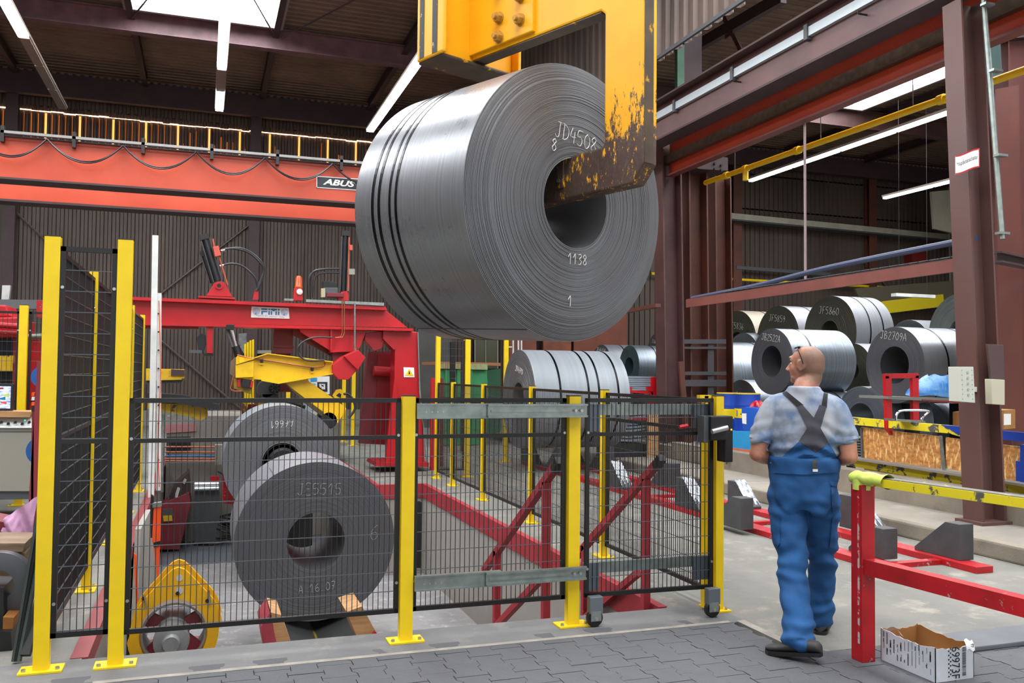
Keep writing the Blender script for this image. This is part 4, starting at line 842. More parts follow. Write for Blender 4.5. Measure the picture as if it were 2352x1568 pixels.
mb = MB(); mb.lathe([(.195, 0), (.21, 0), (.215, .3), (.2, .3)], (rc_.x, RY+.05, rc_.z+.05), (0, 1, 0), 30, closed=True); mb.build('drum', mat('pit_part_grey', '8f8d8c', .5, .3), rg, smooth=True)
mb = MB()
for a in (-2.4, -1.57, -.7, .5, 2.6): mb.bar((rc_.x+.09*cos(a), RY+.12, rc_.z+.05+.09*sin(a)), (rc_.x+.2*cos(a), RY+.12, rc_.z+.05+.2*sin(a)), .09, .05, (0, 1, 0))
mb.build('spoke', mat('maroon_spoke', '7d2630', .5), rg)
mb = MB(); mb.box(rc_.x-.2, rc_.x+.22, RY-.05, RY+.5, -1.24, rc_.z-.1); mb.build('stand', 'darkred', rg); q = V((rc_.x-.01, RY-.1, rc_.z-.04)); MB().cyl(q, q+V((0, 0, .03)), .017, 10).build('nut', 'bolt', rg)
# orange post, white pole, perforated strut
wp = thing('white_pole', 'tall white square pole at the left edge of the pit', 'pole', PZ(347, 1142)); MB().bar(PY(357, 541, PZ(347, 1142).y), PZ(347, 1142), .07, .07, (0, 1, 0)).build('tube', 'white', wp)
ws = thing('perforated_strut', 'slim perforated white strut with an orange line beside the white pole', 'strut', PZ(364, 1126)); MB().bar(PY(366, 673, PZ(364, 1126).y), PZ(364, 1126), .055, .03, (0, 1, 0)).build('strut', 'white', ws); MB().tube(spline([*[PY(x_, y_, PZ(364, 1126).y-.04) for x_, y_ in ((365, 690), (369, 860), (363, 1000), (366, 1118))]]), .006, 5).build('orange_line', 'orange', ws)
mb = MB()
for k in range(9): q = PY(364, 720+k*42, PZ(364, 1126).y-.03); mb.box(q.x-.01, q.x+.01, q.y-.008, q.y+.008, q.z-.01, q.z+.01)
mb.build('slot', 'ink', ws)
op = thing('orange_post', 'bright orange tapered post with black band at the left of the pit', 'post', PX(362, 1400, -.5)); MB().slabY([(353, 1166), (370, 1160), (368, 1245), (349, 1245)], 7.6, .05).build('upper_part', 'orange', op); MB().slabY([(353, 1257), (367, 1252), (364, 1340), (362, 1340)], 7.6, .05).build('lower_part', 'orange', op)
MB().slabY([(352, 1246), (368, 1242), (368, 1253), (353, 1257)], 7.59, .06).build('black_band', 'black', op); MB().slabY([(350, 1156), (371, 1153), (371, 1163), (350, 1166)], 7.59, .06).build('grey_cap', 'zinc', op)
MB().slabY([(347, 1136), (353, 1140), (353, 1235), (346, 1235)], 7.62, .05).build('dark_backing', 'black', op)
one(MB().slabX([(310, 1215), (335, 1170), (351, 1300), (343, 1450), (318, 1500), (297, 1520)], -.56, .05), 'drilled_plate', 'pitwall', 'grey drilled steel plate lining the left side of the pit', 'plate')
one(MB().slabY([(307, 1270), (313, 1275), (318, 1400), (313, 1405)], 6.9, .02), 'orange_strip', 'orange', 'thin orange strip on the left pit wall', 'strip')
# red machine block with hose reel and other machinery in the pit
rm = thing('tilting_head', 'worn red machine block with a bright edge at the left of the pit', 'machine', PZ(400, 1245, -1.24))
mb = MB(); mb.slabY([(368, 1165), (388, 1150), (434, 1130), (438, 1160), (412, 1262), (366, 1262)], 14.8, .7); mb.build('red_body', mat('dusty_red_body', '8c2530', .5, c2='6b2029'), rm, bevel=.01)
MB().slabY([(386, 1152), (400, 1115), (434, 1085), (438, 1130)], 14.85, .6).build('dark_hood', mat('dark_hood', '3f2f2f', .4, .3), rm); MB().slabY([(400, 1142), (408, 1118), (414, 1121), (408, 1142)], 14.8, .03).build('bright_edge', mat('bright_steel', 'e8ecee', .2, .9), rm); MB().slabY([(419, 1108), (424, 1098), (429, 1101), (424, 1112)], 14.8, .03).build('bright_edge', mat('bright_steel_b', 'e8ecee', .2, .9), rm)
MB().slabY([(372, 1170), (396, 1168), (398, 1186), (372, 1188)], 14.75, .06).build('sensor', 'darkgrey', rm); MB().slabY([(374, 1184), (395, 1183), (396, 1196), (376, 1197)], 14.74, .06).build('yellow_tab', 'rustyel', rm)
hr = thing('hose_bundle', 'coiled black hose lying at the foot of the uncoiler', 'hose', PZ(505, 1255, -1.24)); R = random.Random(5)
q = PZ(510, 1240, -1.2)
pts = []
for k in range(150): a = k*.35; pts.append(q+V((.2*cos(a)+.0012*k-.05, .16*sin(a)+R.uniform(-.02, .02), .03+.0016*k+.1*(1+sin(a*.93)))))
MB().tube(pts, .014, 6).build('coiled_hose', 'rubber', hr); MB().tube(spline([q+V((-.35, -.1, -.02)), q+V((-.15, -.2, -.02)), q+V((.1, -.22, .02)), q+V((.3, -.1, .05))]), .02, 6).build('hose_end', 'rubber', hr)
fd = thing('machine_foundation', 'concrete machine foundation with dark opening behind the pit', 'foundation', (0, 15.6, -1.2))
MB().box(-.55, 2.28, 15.6, 17.4, -1.24, .82).build('block', 'concrete', fd); MB().slabY([(383, 1003), (438, 1002), (438, 1032), (383, 1034)], 15.58, .02).build('dark_opening', 'black', fd); MB().slabY([(376, 975), (450, 972), (450, 990), (376, 995)], 15.57, .03).build('pink_lintel', mat('pinkish_primer', '9a6a6a', .7), fd)
pr_ = thing('copper_pipe_rack', 'rack of horizontal copper and blue pipes across the foundation', 'pipes', PY(440, 1040, 15.3))
for k, (yy, m_) in enumerate(((1026, 'copper'), (1038, 'copper'), (1047, 'ink_blue'), (1053, 'copper'), (1058, 'copper'))): MB().tube([PY(379, yy, 15.3), PY(495, yy, 15.3)], .016, 6).build('pipe', m_, pr_)
MB().slabY([(494, 1022), (515, 1022), (513, 1066), (494, 1068)], 15.2, .2).build('junction_box', 'grey', pr_)
for px in (385, 470): MB().slabY([(px, 1018), (px+3, 1018), (px+3, 1064), (px, 1064)], 15.33, .03).build('support', 'darkgrey', pr_)
sr = thing('steel_rollers', 'short bright steel rollers beside the red uncoiler base', 'roller', PY(475, 1130, 15.1))
for yy in (1112, 1122): a_ = PY(447, yy, 15.1); b_ = PY(502, yy-1, 15.1); MB().cyl(a_, b_, .035, 14).build('roller', 'chrome', sr, smooth=True)
MB().slabY([(447, 1128), (505, 1126), (505, 1245), (447, 1248)], 15.2, .3).build('frame', 'darkgrey', sr); MB().slabY([(482, 1094), (503, 1094), (503, 1105), (482, 1105)], 15.1, .1).build('red_block', 'red', sr)
ub = thing('side_frame_stand', 'red uncoiler side frame at the left of the second coil', 'machine', PZ(525, 1160, -1.24))
MB().slabY([(512, 1080), (522, 1075), (541, 1135), (541, 1160), (512, 1155)], 12.9, .5).build('side_frame', 'redwear', ub, bevel=.01); MB().slabY([(516, 1020), (518, 1020), (520, 1075), (512, 1085)], 12.95, .1).build('red_rod', 'red', ub)
mb = MB(); R = random.Random(2)
for k in range(6): a_ = PY(516, 1092, 12.85); mb.tube([a_, a_+V((R.uniform(-.1, .02), -.05, R.uniform(.05, .25)))], .008, 4)
mb.build('wire_tail', 'black', ub)
bb = thing('back_frame', 'dark red frame with yellow flags behind the top of the second coil', 'frame', PY(640, 960, 14.4)); MB().slabY([(556, 928), (692, 930), (692, 955), (556, 958)], 14.5, .2).build('crossbar', 'darkred', bb)
for x in (556, 592, 650): MB().slabY([(x, 925), (x+14, 925), (x+12, 945), (x+2, 945)], 14.45, .02).build('yellow_flag', 'rustyel', bb)
q = PY(650, 935, 14.2); MB().tube(spline([PY(590, 960, 14.2), PY(620, 938, 14.2), PY(660, 930, 14.2), PY(700, 938, 14.2)]), .05, 8).build('hold_roller', 'rubber', bb)
one(MB().slabY([(955, 1155), (962, 1150), (970, 1154), (966, 1304), (955, 1304)], 9.2, .03), 'black_bracket', 'rubber', 'tall thin black bracket standing in the pit behind the low post', 'bracket')
# ================================================================== RED GANTRY
G = 14.0
ga = thing('decoiler_gantry', 'bright red gantry over the pit with name plate, beacon and hydraulic cylinders', 'machine', PY(900, 1060, G))
def gs(name, px, m, dy=0., th=.05, bev=0., par=None): return MB().slabY(px, G+dy, th).build(name, m, par or ga, bevel=bev)
beam = gs('beam_web', [(240, 684), (884, 710), (936, 752), (240, 738)], 'red', .0, .06)
gs('beam_top', [(240, 679), (886, 704), (889, 712), (240, 686)], 'red', -.15, .5); gs('beam_bottom', [(240, 737), (948, 754), (950, 760), (240, 744)], 'red', -.15, .5)
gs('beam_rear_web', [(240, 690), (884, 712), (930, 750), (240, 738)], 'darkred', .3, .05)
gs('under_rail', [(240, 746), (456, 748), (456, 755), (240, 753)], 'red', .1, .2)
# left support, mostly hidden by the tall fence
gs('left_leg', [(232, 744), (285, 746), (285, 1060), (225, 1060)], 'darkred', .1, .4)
# cylinder bracket
lug = gs('cylinder_bracket', [(474, 679), (492, 650), (500, 646), (512, 647), (519, 652), (533, 681)], 'red', -.1, .05, .004); gs('bracket_foot', [(455, 679), (540, 683), (540, 687), (455, 683)], 'red', -.16, .3)
q = PY(503, 656, G-.11); mb = MB(); mb.lathe([(.03, 0), (.055, 0), (.055, .012), (.03, .012)], q, (0, -1, 0), 18, closed=True); mb.build('boss', 'red', lug); MB().cyl(q, q+V((0, -.004, 0)), .03, 14).build('hole', 'black', lug)
def hcyl(a, b, r, name='cylinder_barrel', dy=0.):
    a = PY(*a, G+dy); b = PY(*b, G+dy); o = MB().cyl(a, b, r, 16).build(name, 'cylinder', ga, smooth=True); MB().bar(a+(a-b).normalized()*.05, a-(a-b).normalized()*.03, r*2.5, r*2.5, (0, 1, 0)).build('end_cap', 'black', o)
    for s in (-1, 1): d = (b-a).normalized(); sd = V((d.z, 0, -d.x))*s*r*1.1+V((0, -r, 0)); MB().cyl(a+sd, b+sd, .008, 5).build('tie_rod', 'darkgrey', o)
hcyl((470, 546), (500, 646), .055, dy=-.05); hcyl((467, 584), (488, 650), .035, dy=.3); hcyl((793, 538), (788, 672), .05)
for a, b in (((489, 548), (492, 566)), ((503, 588), (523, 655)), ((802, 545), (800, 668))): MB().cyl(PY(*a, G-.12), PY(*b, G-.12), .012, 6).build('feed_pipe', mat('coral_pipe', 'b5523c', .5), ga)
gs('valve_block', [(489, 566), (502, 564), (508, 586), (494, 589)], mat('coral_block', 'c4503e', .5), -.16, .1, .004); gs('valve_block', [(803, 562), (810, 562), (810, 574), (803, 574)], mat('coral_block_b', 'c4503e', .5), -.16, .06)
gs('limit_switch', [(802, 617), (815, 617), (815, 630), (802, 630)], 'grey', -.16, .05)
for pts in ([(506, 576), (520, 571), (548, 572), (575, 582), (595, 600), (606, 618), (600, 640), (588, 668)], [(506, 611), (530, 605), (555, 610), (575, 625), (588, 642), (592, 664)], [(508, 574), (548, 569), (580, 582), (604, 608), (602, 640), (590, 668)], [(780, 617), (745, 618), (720, 624), (709, 645), (710, 684)], [(780, 626), (750, 626), (727, 632), (719, 655), (720, 684)]):
    MB().tube(spline([PY(x, y, G-.1) for x, y in pts], 5), .017, 7).build('hydraulic_hose', 'hose', ga, smooth=True)
for px in (508, 505): MB().cyl(PY(px, 576 if px == 508 else 611, G-.1), PY(px+9, 574 if px == 508 else 609, G-.1), .02, 8).build('hose_fitting', 'bolt', ga)
gs('manifold', [(586, 664), (594, 664), (594, 688), (580, 688)], 'redwear', -.1, .05)
# beacon
be = gs('beacon_bracket', [(673, 690), (676, 661), (694, 661), (696, 690)], 'red', -.16, .1, .006)
q = PY(686, 661, G-.1); mb = MB(); mb.lathe([(.06, 0), (.06, .02), (.052, .03), (.050, .15), (.03, .185), (0, .19)], q, (0, 0, 1), 20); mb.build('amber_dome', mat('amber_lens', 'c9561a', .25, c2='a8400f', ns=8), be, smooth=True)
q = PY(688, 670, G-.17); mb = MB(); mb.lathe([(.045, 0), (.045, .02), (.02, .03), (0, .03)], q, (0, -1, 0), 18); mb.build('siren', 'white', be, smooth=True)
gs('cable_duct', [(653, 685), (674, 686), (674, 691), (653, 690)], 'zinc', -.16, .1); gs('cable_duct', [(703, 687), (882, 695), (882, 702), (703, 693)], 'zinc', -.18, .12)
gs('valve_bank', [(742, 660), (776, 660), (776, 684), (748, 684)], 'darkgrey', -.1, .12, .005); gs('valve_bank', [(742, 645), (756, 645), (774, 650), (774, 660), (742, 660)], 'black', -.08, .1, .004); gs('valve_coil', [(738, 662), (747, 662), (747, 682), (738, 682)], mat('cream_coil', 'a9a07f', .5), -.12, .08)
gs('red_valve', [(751, 672), (790, 673), (790, 682), (751, 681)], 'darkred', -.15, .08, .006); gs('cylinder_lug', [(776, 686), (784, 670), (796, 668), (801, 674), (801, 690), (776, 689)], 'red', -.08, .12, .004)
# name plate
npl = MB().slabY([(577.5, 703.5), (663, 707), (665, 732), (576.5, 729)], G-.02, .012).build('name_plate', 'plate', ga, bevel=.003)
def lp(x, y): return PY(577 + x/2352*120 - 17, 690 + y/980*50, G-.024)
def blk(px): MB().prism([PY(560+x*120/2352, 690+y*50/980, G-.026) for x, y in px], (0, .004, 0)).build('logo_block', 'ink_blue', npl)
for px in ([(790, 350), (1060, 358), (1060, 425), (790, 415)], [(790, 462), (1058, 470), (1058, 525), (862, 522), (860, 630), (788, 628)], [(1110, 362), (1178, 364), (1178, 430), (1110, 428)], [(1106, 470), (1175, 472), (1172, 640), (1102, 638)], [(1215, 368), (1490, 376), (1490, 445), (1415, 440), (1350, 492), (1280, 440), (1215, 435)], [(1215, 478), (1280, 480), (1278, 642), (1212, 640)], [(1425, 486), (1490, 488), (1488, 652), (1420, 650)], [(1538, 378), (1608, 380), (1608, 450), (1538, 448)], [(1534, 490), (1606, 492), (1602, 655), (1530, 652)]): blk(px)
for cx, cy in ((555, 480), (1830, 525)):
    q = PY(560+cx*120/2352, 690+cy*50/980, G-.023); MB().lathe([(0, 0), (.055, 0), (.055, .002)], q, (0, -1, 0), 24).build('logo_disc', mat('logo_pale_%d' % cx, 'a9bcd2', .5), npl)
    mb = MB()
    for k in range(3):
        r_ = .022+.013*k
        mb.tube([q+V((r_*cos(a)-.004, -.004, r_*sin(a)-.006)) for a in [radians(5+14*j) for j in range(8)]], .0028, 4)
    mb.build('logo_arc', mat('logo_white_%d' % cx, 'f2f5f7', .5), npl); MB().prism([q+V((-.018, -.003, -.05)), q+V((.002, -.003, -.05)), q+V((.002, -.003, -.008))], (0, .002, 0)).build('logo_drop', 'ink_blue', npl)
q = PY(560+1180*120/2352, 690+715*50/980, G-.023); text('lettering', 'Vigano Br. Lecco - Italy', 'ink_grey', q, (1, 0, -.04), (0, 0, 1), .028, npl, width=.43)
# hanging parts under the beam
gs('slide_bracket', [(460, 741), (501, 742), (501, 750), (460, 749)], 'red', -.12, .3); gs('hanging_plate', [(475, 750), (490, 750), (488, 811), (475, 811)], 'red', -.1, .1, .003)
gs('sensor_head', [(452, 775), (460, 765), (472, 768), (474, 792), (465, 812), (455, 800)], 'rubber', -.05, .12, .006); gs('sensor_arm', [(434, 803), (464, 804), (464, 811), (434, 810)], 'darkgrey', -.06, .1); gs('sensor_base', [(466, 811), (490, 811), (490, 818), (466, 818)], 'black', -.08, .16)
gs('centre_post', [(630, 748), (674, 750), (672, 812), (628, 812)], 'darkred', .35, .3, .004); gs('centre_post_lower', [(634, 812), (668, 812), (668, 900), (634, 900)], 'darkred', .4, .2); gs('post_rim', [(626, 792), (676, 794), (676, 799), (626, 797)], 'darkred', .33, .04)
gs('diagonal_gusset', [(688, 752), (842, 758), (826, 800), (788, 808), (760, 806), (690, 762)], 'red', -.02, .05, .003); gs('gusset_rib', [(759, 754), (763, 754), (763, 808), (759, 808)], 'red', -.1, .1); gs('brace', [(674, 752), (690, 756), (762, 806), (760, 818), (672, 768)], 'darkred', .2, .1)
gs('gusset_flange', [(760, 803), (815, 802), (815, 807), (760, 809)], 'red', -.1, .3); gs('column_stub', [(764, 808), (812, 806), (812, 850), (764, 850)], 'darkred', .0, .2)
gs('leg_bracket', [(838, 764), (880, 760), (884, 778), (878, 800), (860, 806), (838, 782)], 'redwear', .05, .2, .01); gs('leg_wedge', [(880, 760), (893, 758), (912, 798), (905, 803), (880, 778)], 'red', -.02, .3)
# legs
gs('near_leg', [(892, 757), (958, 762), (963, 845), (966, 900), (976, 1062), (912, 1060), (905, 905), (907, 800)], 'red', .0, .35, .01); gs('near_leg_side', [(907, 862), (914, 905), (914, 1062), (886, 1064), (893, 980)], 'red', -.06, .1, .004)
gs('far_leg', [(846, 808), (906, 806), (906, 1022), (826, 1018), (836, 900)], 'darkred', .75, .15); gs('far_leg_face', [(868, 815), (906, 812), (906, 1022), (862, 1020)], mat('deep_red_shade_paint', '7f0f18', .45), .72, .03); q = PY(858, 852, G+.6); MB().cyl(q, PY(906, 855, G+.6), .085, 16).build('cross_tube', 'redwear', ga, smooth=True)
gs('leg_foot', [(865, 1062), (985, 1062), (985, 1072), (862, 1070)], 'redwear', -.15, .8)
wl = gs('warning_label', [(927, 843), (951, 844), (952, 866), (928, 866)], 'plate', -.012, .01); gs('warning_triangle', [(940, 847), (950, 863), (930, 862)], 'yellow', -.017, .004, par=wl); gs('warning_symbol', [(939.5, 852), (941, 852), (942, 859), (938.5, 859)], 'ink', -.021, .003, par=wl)
gs('side_pipe', [(959, 762), (961, 762), (966, 900), (982, 1060), (979, 1060), (963, 900)], 'zinc', -.05, .03)
for x in (786, 791): MB().tube([PY(x, 688, G-.2), PY(x+.5, 748, G-.2), PY(x, 765, G-.2), PY(x-4, 774, G-.2), PY(770, 775, G-.2)], .009, 5).build('copper_pipe', 'copper', ga)
MB().tube([PY(815, 695, G-.2), PY(815, 800, G-.2)], .014, 6).build('riser_pipe', 'zinc', ga)
# piston rods between gantry and arm
for (a, b, r, m_) in (((529, 750), (543, 798), .035, 'chrome'), ((521, 758), (537, 806), .022, 'darkgrey'), ((541, 795), (548, 818), .06, 'black')): MB().cyl(PY(*a, G-.3), PY(*b, G-.3), r, 14).build('piston_rod', m_, ga, smooth=True)
gs('rod_clevis', [(520, 745), (539, 745), (537, 757), (518, 757)], 'black', -.4, .2, .006)
# ---- yellow swing arm
A_ = 13.55
ar = thing('swing_arm', 'yellow jointed hold-down arm hanging below the red gantry', 'machine arm', PY(650, 860, A_))
def as_(name, px, m, dy=0., th=.04, bev=0., par=None): return MB().slabY(px, A_+dy, th).build(name, m, par or ar, bevel=bev)
up = [(542, 822), (547, 815), (583, 822), (614, 812), (690, 822), (764, 831), (764, 858), (700, 872), (639, 880), (600, 872), (541, 868)]
as_('arm_box', up, 'arm_yellow', 0, .3, .006)
for a, b in (((583, 822), (614, 812)), ((614, 812), (764, 831)), ((600, 873), (639, 880)), ((639, 880), (764, 858)), ((542, 836), (583, 823))): MB().bar(PY(*a, A_-.02), PY(*b, A_-.02), .12, .015).build('arm_edge', 'arm_yellow', ar)
as_('end_housing', [(541, 838), (583, 828), (583, 866), (541, 868)], 'arm_yellow', -.06, .1, .01); q = PY(555, 827, A_-.02); MB().cyl(q, q+V((0, -.03, 0)), .04, 18).build('pivot_cap', 'arm_yellow', ar)
MB().tube(spline([PY(545, 815, A_-.04), PY(570, 821, A_-.04), PY(600, 825, A_-.04), PY(705, 842, A_-.04), PY(735, 843, A_-.04), PY(745, 838, A_-.04), PY(746, 829, A_-.04)], 4), .012, 6).build('copper_pipe', 'copper', ar)
MB().tube(spline([PY(764, 775, A_-.1), PY(720, 775, A_-.1), PY(692, 788, A_-.1), PY(684, 805, A_-.1), PY(694, 822, A_-.1), PY(712, 828, A_-.1), PY(745, 827, A_-.1)], 5), .014, 6).build('hydraulic_hose', 'hose', ar)
for px, py in ((601, 830), (717, 849)): as_('pipe_clip', [(px-4, py-6), (px+4, py-6), (px+3, py+3), (px-3, py+3)], 'black', -.05, .03); as_('clip_base', [(px-4, py+2), (px+4, py+2), (px+4, py+7), (px-4, py+7)], 'arm_yellow', -.04, .03)
as_('left_plate', [(530, 830), (541, 820), (541, 868), (528, 858)], mat('brown_grease_plate', '6b5a48', .5), .05, .2); as_('lower_housing', [(537, 868), (578, 872), (578, 905), (560, 900), (538, 892)], mat('dirty_yellow', 'a8891a', .5, c2='6d5a22', ns=6), .05, .2, .006)
as_('red_clamp', [(547, 870), (553, 871), (551, 888), (544, 887)], 'red', -.02, .06); as_('red_clamp', [(577, 874), (582, 875), (580, 890), (574, 889)], 'red', -.02, .06); as_('camera_box', [(556, 872), (575, 874), (573, 890), (555, 888)], 'rubber', -.03, .08, .004)
MB().tube(spline([PY(537, 858, A_-.05), PY(532, 880, A_-.05), PY(530, 893, A_-.05), PY(540, 898, A_-.05), PY(556, 898, A_-.05)], 4), .012, 6).build('copper_pipe', 'copper', ar)
lo_ = [(652, 878), (702, 870), (770, 917), (796, 938), (777, 970), (745, 948)]
as_('lower_arm', lo_, 'arm_yellow', .05, .3, .006); as_('lower_arm_side', [(652, 878), (745, 948), (742, 958), (700, 925)], mat('arm_painted_shadow', '4a3c14', .5), .02, .1); as_('end_block', [(742, 938), (772, 948), (777, 972), (744, 950)], 'arm_yellow', 0, .12, .004)  # lower_arm_side: shade beneath the arm, put in as a dark colour
q = PY(755, 966, A_); MB().cyl(q+V((0, .0, 0)), q+V((0, .6, 0)), .125, 24).build('press_roller', 'rubber', ar, smooth=True)
as_('lug', [(764, 908), (772, 895), (783, 893), (790, 900), (790, 918), (776, 925)], 'arm_yellow', .08, .06, .008); as_('lug_hole', [(772, 908), (779, 902), (784, 905), (783, 914)], 'black', .07, .02)
MB().tube(spline([PY(790, 905, A_-.02), PY(800, 905, A_), PY(812, 920, A_), PY(815, 940, A_), PY(800, 960, A_)], 5), .02, 6).build('rubber_hose', 'rubber', ar)
cw = thing('counterweight', 'faceted red steel weight at the elbow of the yellow arm', 'weight', PY(800, 870, A_))
for px, m_, dy in (([(764, 838), (790, 818), (822, 848), (800, 872), (778, 871), (764, 856)], mat('matt_red_facet', 'b30f1a', .5), -.1), ([(790, 818), (823, 803), (840, 821), (822, 850)], 'red', -.16)): MB().slabY(px, A_+dy, .35).build('facet_block', m_, cw, bevel=.006)
mo = thing('motor', 'round dark grey motor with fan housing between the arm and the second coil', 'motor', PY(620, 915, 14.3))
q = PY(612, 893, 14.3); MB().cyl(q, q+V((0, .2, 0)), .14, 24).build('fan_housing', 'darkgrey', mo, bevel=.01); q = PY(632, 891, 14.15); MB().cyl(q, q+V((0, .3, 0)), .085, 20).build('motor_body', 'rubber', mo, bevel=.01); MB().slabY([(602, 905), (640, 905), (636, 918), (608, 918)], 14.3, .2).build('motor_foot', 'darkgrey', mo)
for k in range(8): a = k*pi/4; qq = PY(632, 891, 14.14); MB().bar(qq+V((.03*cos(a), 0, .03*sin(a))), qq+V((.08*cos(a), 0, .08*sin(a))), .01, .02, (0, 1, 0)).build('cooling_fin', 'darkgrey', mo)
cab = thing('control_cabinet', 'blue and white control cabinet far behind the yellow arm', 'cabinet', PY(735, 920, 19))
MB().slabY([(711, 866), (757, 864), (757, 905), (711, 905)], 19, .3).build('body', 'plate', cab)
for px, m_ in (([(713, 868), (728, 867), (728, 875), (713, 876)], 'skyblue'), ([(729, 877), (752, 877), (752, 899), (729, 899)], 'ink'), ([(733, 881), (747, 881), (747, 894), (733, 894)], 'plate'), ([(737, 884), (743, 884), (743, 889), (737, 889)], 'ink'), ([(713, 880), (725, 880), (725, 897), (713, 897)], 'ink_grey')): MB().slabY(px, 18.98, .02).build('panel', m_, cab)
MB().slabY([(700, 915), (722, 915), (722, 950), (700, 950)], 17, .3).build('lower_box', mat('blue_grey_box', '8795a5', .5), cab)
for i, (x, y0, y1) in enumerate(((561, 790, 815), (567, 786, 818), (573, 782, 815), (579, 780, 820))): one(MB().slabY([(x, y0), (x+4.5, y0-1), (x+4.5, 955), (x, 955)], 15.65, .05), 'guide_bar', 'yellow', ['first yellow upright bar from the left behind the arm', 'second yellow upright bar from the left behind the arm', 'third yellow upright bar from the left behind the arm', 'rightmost and tallest yellow upright bar behind the arm'][i], 'bar', group='short yellow upright bars behind the arm')
one(MB().slabY([(548, 766), (572, 764), (572, 795), (560, 812), (548, 790)], YW-.1, .08), 'plastic_sheet', mat('crumpled_plastic', '8f9294', .3, .1, '6a6e70', ns=12, bump=.6, bs=10), 'crumpled clear plastic sheet behind the cylinders', 'sheet')
one(MB().slabY([(587, 804), (623, 804), (623, 812), (587, 812)], YW-.2, .2), 'lamp_fitting', 'grey', 'small pale lamp fitting on the wall behind the yellow arm', 'light')
MB().tube([PY(816, 840, G-.2), PY(816, 800, G-.2)], .022, 8).build('probe', 'bolt', ga)
# chipped yellow beams left of the second coil
yb = thing('lifting_beam', 'chipped yellow lifting beam on the back wall left of the gantry cylinders', 'beam', PY(380, 880, 18)); MB().slabY([(335, 846), (424, 848), (424, 872), (335, 874)], 18, .4).build('beam_body', 'rustyel', yb, bevel=.01); MB().slabY([(393, 848), (424, 849), (424, 862), (393, 862)], 17.95, .06).build('steel_cap', 'oxide_dark', yb); MB().slabY([(335, 874), (420, 872), (415, 880), (335, 882)], 18.1, .3).build('painted_shadow_strip', 'darkgrey', yb)  # dark strip below the beam body stands in for the shade there
yp = thing('entry_table', 'chipped yellow entry table with black strip lying over it', 'table', PY(420, 1000, 13.8)); MB().slabY([(338, 925), (452, 928), (476, 940), (478, 955), (462, 966), (440, 958), (338, 938)], 13.8, .3).build('yellow_plate', 'rustyel', yp, bevel=.006); MB().slabY([(338, 938), (440, 958), (440, 965), (338, 944)], 13.75, .3).build('steel_edge', 'zinc', yp)
MB().prism([PY(x, y, 13.6) for x, y in ((338, 902), (420, 907), (505, 930), (503, 942), (430, 930), (338, 915))], (0, .5, 0)).build('black_strip', 'rubber', yp); MB().slabY([(372, 938), (378, 938), (376, 1130), (370, 1130)], 13.9, .05).build('leg', 'zinc', yp)
# ================================================================== LEFT SIDE
rd = thing('leaning_plate', 'dark red plate leaning beside the tall yellow post', 'plate', PZ(75, 1200)); MB().prism([PY(86, 830, 8.6), PY(104, 828, 8.6), PY(93, 1150, 8.6), PY(66, 1148, 8.6)], (0, .05, 0)).build('plate', mat('maroon_to_red_plate', '9c2430', .5, c2='74303a', ns=1), rd); MB().slabY([(66, 1147), (93, 1149), (92, 1226), (66, 1226)], 8.6, .05).build('foot', 'darkred', rd)
co = thing('control_console', 'grey control console with white switch panel and timber shelf', 'console', PZ(20, 1145))
YK = 10.7
MB().slabY([(-160, 980), (76, 980), (72, 1128), (-160, 1128)], YK, .6).build('cabinet', 'grey', co, bevel=.004); MB().slabY([(-160, 990), (74, 990), (74, 992), (-160, 992)], YK-.005, .02).build('trim_line', 'darkgrey', co)
MB().prism([PY(-160, 982, YK-.03), PY(77, 982, YK-.03), PY(78, 958, YK+.12), PY(-160, 957, YK+.12)], (0, .02, .012)).build('switch_panel', 'plate', co)
for k in range(9):
    px = -60+k*16; q = PY(px, 970+(k % 2)*3, YK+.0); o = MB().cyl(q, q+V((0, -.03, .005)), .014, 10).build('rotary_switch', 'black', co); MB().bar(q+V((-.012, -.035, -.01)), q+V((.012, -.035, .018)), .006, .012).build('switch_handle', 'ink', o)
q = PY(58, 965, YK); MB().cyl(q, q+V((0, -.03, 0)), .008, 8).build('green_lamp', mat('teal_lamp', '20c9a0', .3, emit=1.2), co)
MB().slabY([(-160, 944), (74, 945), (68, 958), (-160, 957)], YK-.02, .35).build('timber_shelf', 'wood', co); MB().slabY([(-160, 1128), (72, 1128), (72, 1146), (-160, 1150)], YK+.03, .5).build('plinth', 'darkgrey', co)
MT['screen'] = (lambda t: (lambda v: t.done(t.mix(t.ramp(t.noise(t.coord((3, 1, 9)), 5, 5), .3, .7), rgb('4a3c86'), rgb('cfe8ff'))))(0))(NT('live_machine_view'))
sb = MT['screen'].node_tree; pb = sb.nodes['Principled BSDF']; sb.links.new(pb.inputs['Base Color'].links[0].from_socket, pb.inputs['Emission Color']); pb.inputs['Emission Strength'].default_value = .8
mn = thing('monitor', 'black monitor showing a bright machine view on the console', 'monitor', PY(-30, 944, YK+.1)); MB().slabY([(-110, 879), (31, 881), (29, 943), (-110, 943)], YK+.08, .06).build('casing', 'rubber', mn, bevel=.005); MB().slabY([(-104, 885), (25, 887), (23, 938), (-104, 938)], YK+.074, .005).build('screen', 'screen', mn)
R = random.Random(9)
for k in range(6): x = -20+R.uniform(0, 30); y = 890+k*8; MB().slabY([(x, y), (x+14, y+R.uniform(-4, 6)), (x+14, y+3+R.uniform(0, 4)), (x, y+3)], YK+.071, .002).build('screen_shape', ['red', 'plate', 'lime', 'ink_blue', 'orange', 'plate'][k], mn)
MB().slabY([(73, 945), (78, 945), (76, 1222), (70, 1222)], 8.6, .05).build('edge_post', 'darkred', co)
tw = thing('signal_handle', 'orange and white banded handle beside the console', 'handle', PY(77, 935, 8.6))
